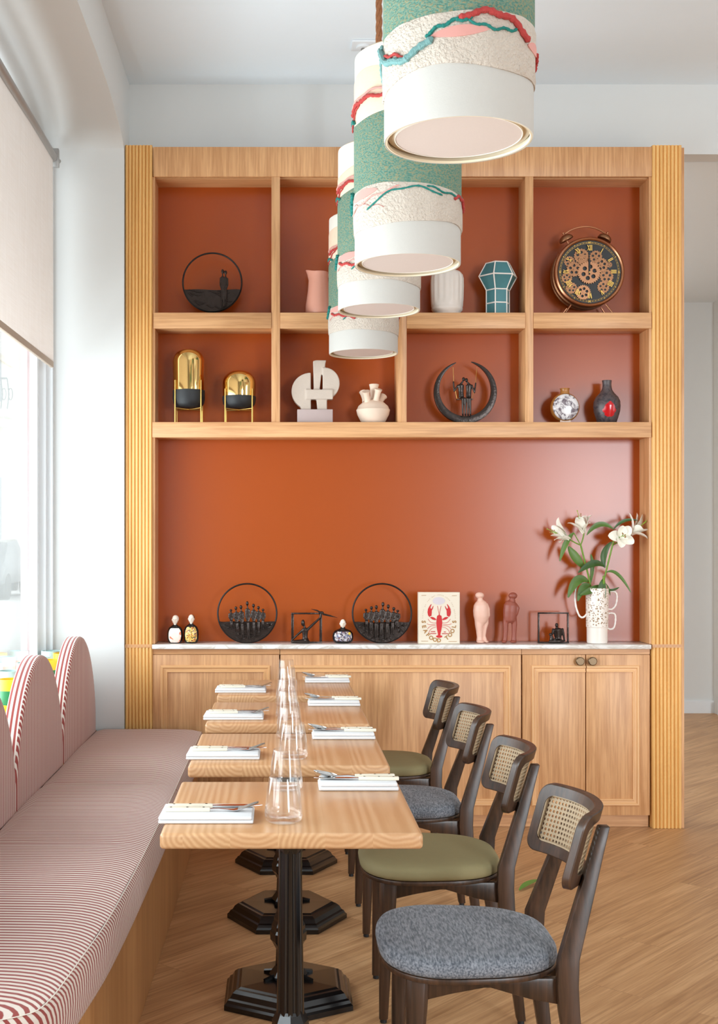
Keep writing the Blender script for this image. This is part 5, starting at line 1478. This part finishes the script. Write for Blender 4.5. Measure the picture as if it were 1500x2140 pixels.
for (x, y, w_) in ((450, 1335, 160), (430, 1395, 200), (855, 1345, 90), (800, 1400, 200)):
    for q in range(int(w_ / 24)): flat(m, [B7(*p) for p in ((x + q * 24, y), (x + q * 24 + 17, y), (x + q * 24 + 17, y + 28), (x + q * 24, y + 28))], Y1)
m.build('small_red_print', M['red'], t, flat=True)

# lily vase
t = root('flower_vase', 1248, ZTOP, 'tall speckled stoneware vase with looped handles', 'vase')
x = S(1247.5, 0).x; z0 = ZTOP + .0006
L8 = lambda px, py, d=0: S(1100 + px / 5.556, 1050 + py / 5.556, d)
pr = [(19 * k, 0), (20.8 * k, .0015), (21.3 * k, 6 * k), (21.3 * k, 33 * k), (22.6 * k, 34 * k), (23 * k, 60 * k), (23.4 * k, 113 * k), (22.8 * k, 115 * k), (21 * k, 114 * k), (20 * k, 60 * k), (19 * k, 10 * k)]
MB().lathe(pr, (x, YS, z0), 48).build('vase_body', M['speckle'], t, ang=50)
for pts in ([(700, 1010), (650, 935), (590, 960), (565, 1080), (572, 1200), (610, 1310), (655, 1335), (705, 1290)], [(935, 1050), (980, 1030), (1035, 1045), (1050, 1100), (1035, 1190), (990, 1240), (935, 1235)], [(930, 1300), (975, 1285), (1025, 1300), (1032, 1370), (1015, 1450), (975, 1472), (930, 1455)]):
    pp = spline([L8(*p) for p in pts], 6)
    MB().tube(pp, [.0048 * (1 + .10 * sin(i * 1.9)) for i in range(len(pp))], 10).build('handle', M['handle_white'], t)
fl_ = thing('lily_bouquet', 'white lilies with long green leaves standing in the speckled vase', 'flowers', (x, YS, z0 + 30 * k))
def stem(pts, r): MB().tube(spline(pts, 5), r, 8).build('stem', M['stem'], fl_)
stem([L8(760, 1120), L8(740, 950), L8(690, 750, -.005), L8(620, 490, -.012)], .0045)
stem([L8(620, 495, -.012), L8(560, 470, -.018), L8(490, 430, -.02)], .0032)
stem([L8(620, 495, -.012), L8(640, 440, -.015), L8(656, 360, -.02)], .0034)
stem([L8(618, 492, -.012), L8(580, 420, -.012), L8(543, 355, -.012)], .0025)
stem([L8(870, 1100), L8(900, 900), L8(930, 760, -.005), L8(1000, 450, -.015)], .0043)
stem([L8(1000, 470, -.015), L8(1020, 430, -.02), L8(1065, 405, -.028)], .0034)
stem([L8(985, 500, -.012), L8(1090, 440, -.008), L8(1205, 372, -.012)], .0034)
stem([L8(870, 1050, -.02), L8(875, 930, -.035), L8(872, 850, -.04)], .0062)
def leaf(p0, p1, p2, w_, d0=0, d1=-.02, d2=0, nrm=(0, -1, .35)):
    a, b, c_ = L8(*p0, d0), L8(*p1, d1), L8(*p2, d2); pts = bez(a, b, c_, 14); rows = []
    nv = Vector(nrm).normalized()
    for i, p in enumerate(pts):
        u = i / 14; tg = (pts[min(i + 1, 14)] - pts[max(i - 1, 0)]).normalized(); sd = tg.cross(nv).normalized()
        hw = w_ / 5.556 * k * .5 * (sin(pi * min(1, u * .94 + .03)) ** .8) + .0003
        up_ = sd.cross(tg)
        rows.append([p - sd * hw + up_ * hw * .25, p - sd * hw * .5 + up_ * hw * .05, p, p + sd * hw * .5 + up_ * hw * .05, p + sd * hw + up_ * hw * .25])
    back = [[q - nv * .0007 for q in r[::-1]] for r in rows]
    MB().loft([r + q for r, q in zip(rows, back)]).build('leaf', M['leaf'], fl_, ang=70)
for L_ in (((545, 350), (430, 430), (370, 680), 62, -.012, -.03, -.03), ((680, 770), (540, 640), (480, 510), 105, 0, -.02, -.01), ((740, 950), (770, 720), (745, 600), 46), ((900, 745), (780, 640), (572, 812), 80, 0, -.03, -.05),
           ((720, 925), (560, 800), (460, 1100), 105, 0, -.03, -.04), ((740, 965), (620, 930), (570, 1140), 84, -.01, -.035, -.045), ((830, 960), (740, 1020), (590, 1070), 74, -.015, -.04, -.05), ((880, 880), (820, 1010), (860, 1190), 96, -.03, -.05, -.045),
           ((910, 760), (850, 600), (985, 455), 74, 0, .01, -.01), ((1000, 310), (830, 170), (688, 378), 62, -.015, -.01, -.02), ((1000, 312), (1100, 170), (1275, 210), 36, -.015, -.02, -.02), ((930, 812), (1030, 740), (1190, 1040), 40, 0, -.02, -.03),
           ((915, 1010), (990, 1030), (1075, 985), 26), ((920, 940), (950, 1000), (970, 1080), 18)): leaf(*L_)
def lily(base, tips, ctr, d, seed):
    r = random.Random(seed); B = L8(*base, d[0]); cen = L8(*ctr, d[1])
    ax = (cen - B)
    h = None
    for i, (tx, ty, td, w_) in enumerate(tips):
        T = L8(tx, ty, td); mid = B.lerp(T, .55) + ax * .28; pts = bez(B, mid, T, 12); rows = []
        ph = r.uniform(0, 6.3)
        for j, p in enumerate(pts):
            u = j / 12; tg = (pts[min(j + 1, 12)] - pts[max(j - 1, 0)]).normalized()
            inw = (B + ax * (0.25 + u) - p); inw = (inw - tg * inw.dot(tg))
            inw = inw.normalized() if inw.length > 1e-6 else Vector((0, -1, 0))
            sd = tg.cross(inw).normalized(); p = p + inw * (.0016 * sin(u * 9 + ph) * u); hw = 1.28 * w_ / 5.556 * k * .5 * (.16 + .84 * sin(pi * min(1, .08 + u * .90)) ** .9) * (1 if u < .97 else .35)
            rows.append([p - sd * hw + inw * hw * .35, p - sd * hw * .55 + inw * hw * .08, p, p + sd * hw * .55 + inw * hw * .08, p + sd * hw + inw * hw * .35])
        o = MB().loft(rows, cap=False, closed_u=False).build('petal', M['petal'], fl_, ang=80)
    for i in range(5):
        q = cen + Vector((r.uniform(-.012, .012), r.uniform(-.02, 0), r.uniform(-.012, .012))) + ax * .12
        f = MB().tube(bez(B + ax * .3, B + ax * .8, q, 6), .0009, 5).build('stamen', M['pistil'], fl_)
        MB().ell(q, .0026, .0022, .0042, 8, 6).build('anther', M['anther'], f)
    q = cen + ax * .42
    MB().tube(bez(B + ax * .3, B + ax * .9, q, 6), .0014, 6).ell(q, .0032, .0032, .0032, 8, 6).build('pistil', M['pistil'], fl_)
lily((492, 432), [(360, 175, -.02, 100), (255, 385, -.045, 80), (295, 440, -.05, 60), (372, 460, -.055, 90), (300, 270, .01, 80), (340, 300, -.06, 60)], (300, 345), (-.02, -.035), 3)
lily((656, 362), [(752, 148, -.015, 110), (462, 245, -.02, 90), (600, 165, .01, 90), (690, 150, .02, 90), (715, 245, -.045, 70), (560, 200, -.05, 90)], (600, 175), (-.02, -.02), 4)
lily((1068, 402), [(915, 388, -.05, 100), (1090, 270, -.04, 90), (1185, 285, -.035, 100), (1212, 475, -.05, 95), (1062, 525, -.055, 90), (1130, 430, -.07, 60)], (1085, 385), (-.022, -.065), 5)
lily((1207, 370), [(1178, 125, -.01, 80), (1282, 122, .01, 90), (1348, 135, 0, 80), (1425, 342, -.03, 100), (1370, 425, -.045, 80), (1310, 300, -.05, 90)], (1345, 240), (-.012, -.02), 6)

# painted pots on the window sill
def pot(x, y, r, h, bands, label):
    t = thing('painted_pot', label, 'pot', (x, y, .7526), 'painted pots on the sill')
    z0 = .7526
    m = MB(); zs = [0] + [h * b[0] for b in bands]
    mats = list(dict.fromkeys(b[1] for b in bands))
    pr = [(r * .4, z0 + .0005), (r * .93, z0)]; ms = [0, 0]
    for i, (f, mt) in enumerate(bands):
        pr.append((r * (1.0 if i < len(bands) - 1 else 1.03), z0 + h * f - (.0004 if i < len(bands) - 1 else 0))); ms.append(mats.index(mt))
        if i < len(bands) - 1: pr.append((r * (1.0 if i < len(bands) - 2 else 1.03), z0 + h * f)); ms.append(mats.index(bands[i + 1][1]))
    pr += [(r * .93, z0 + h), (r * .90, z0 + h * .55), (r * .3, z0 + h * .53)]
    ms += [mats.index(bands[-1][1])] * 3
    ms = ms[1:]
    MB().lathe(pr, (x, y, 0), 40, ms=ms[:len(pr) - 1]).build('pot_body', [M[q] for q in mats], t, ang=40)
    MB().lathe([(r * .89, z0 + h * .5), (r * .89, z0 + h * .60), (.002, z0 + h * .61)], (x, y, 0), 28).build('filling', M['soil'], t)
YG = [(.27, 'yellow'), (.68, 'green_g'), (1, 'yellow')]; AO = [(.26, 'aqua_g'), (.70, 'orange_g'), (1, 'aqua_g')]; AR = [(.35, 'aqua_g'), (.68, 'rose_g'), (1, 'aqua_g')]
pot(-1.045, 4.72, .046, .133, YG, 'yellow and green banded pot on the sill, nearest of the yellow ones')
pot(-1.118, 5.02, .045, .133, AO, 'pale aqua pot with an orange band on the window sill')
pot(-1.115, 5.36, .045, .132, AR, 'pale aqua pot with a rose band behind the arched backrest')
pot(-1.035, 5.47, .045, .134, YG, 'yellow and green pot peeping out between two arched backrests')
pot(-1.110, 5.64, .045, .132, AR, 'pale aqua pot just behind the peeping yellow pot')
pot(-1.036, 5.80, .045, .134, YG, 'yellow and green pot furthest along the sill')
pot(-1.115, 5.92, .046, .134, AR, 'pale aqua pot in the corner of the sill by the white wall')

# fallen lily leaf
a = Vector((.965, 4.94, .004)); b = Vector((1.02, 5.03, .020)); c_ = Vector((1.085, 5.075, .008)); pts = bez(a, b, c_, 12); rows = []
for i, p in enumerate(pts):          # a curled leaf, resting on its two ends
    u = i / 12; tg = (pts[min(i + 1, 12)] - pts[max(i - 1, 0)]).normalized(); sd = tg.cross(Vector((0, 0, 1))).normalized(); hw = .016 * sin(pi * min(1, .05 + u * .93)) + .0005
    rows.append([p - sd * hw + Vector((0, 0, .003)), p, p + sd * hw + Vector((0, 0, .003)), p + sd * hw + Vector((0, 0, .002)), p - Vector((0, 0, .001)), p - sd * hw + Vector((0, 0, .002))])
o = MB().loft(rows).build('fallen_leaf', M['fresh_leaf'], ang=70)
lo = min((o.matrix_world @ v.co).z for v in o.data.vertices)
tag(o, 'single green leaf lying on the wood floor behind the nearest chair', 'leaf')
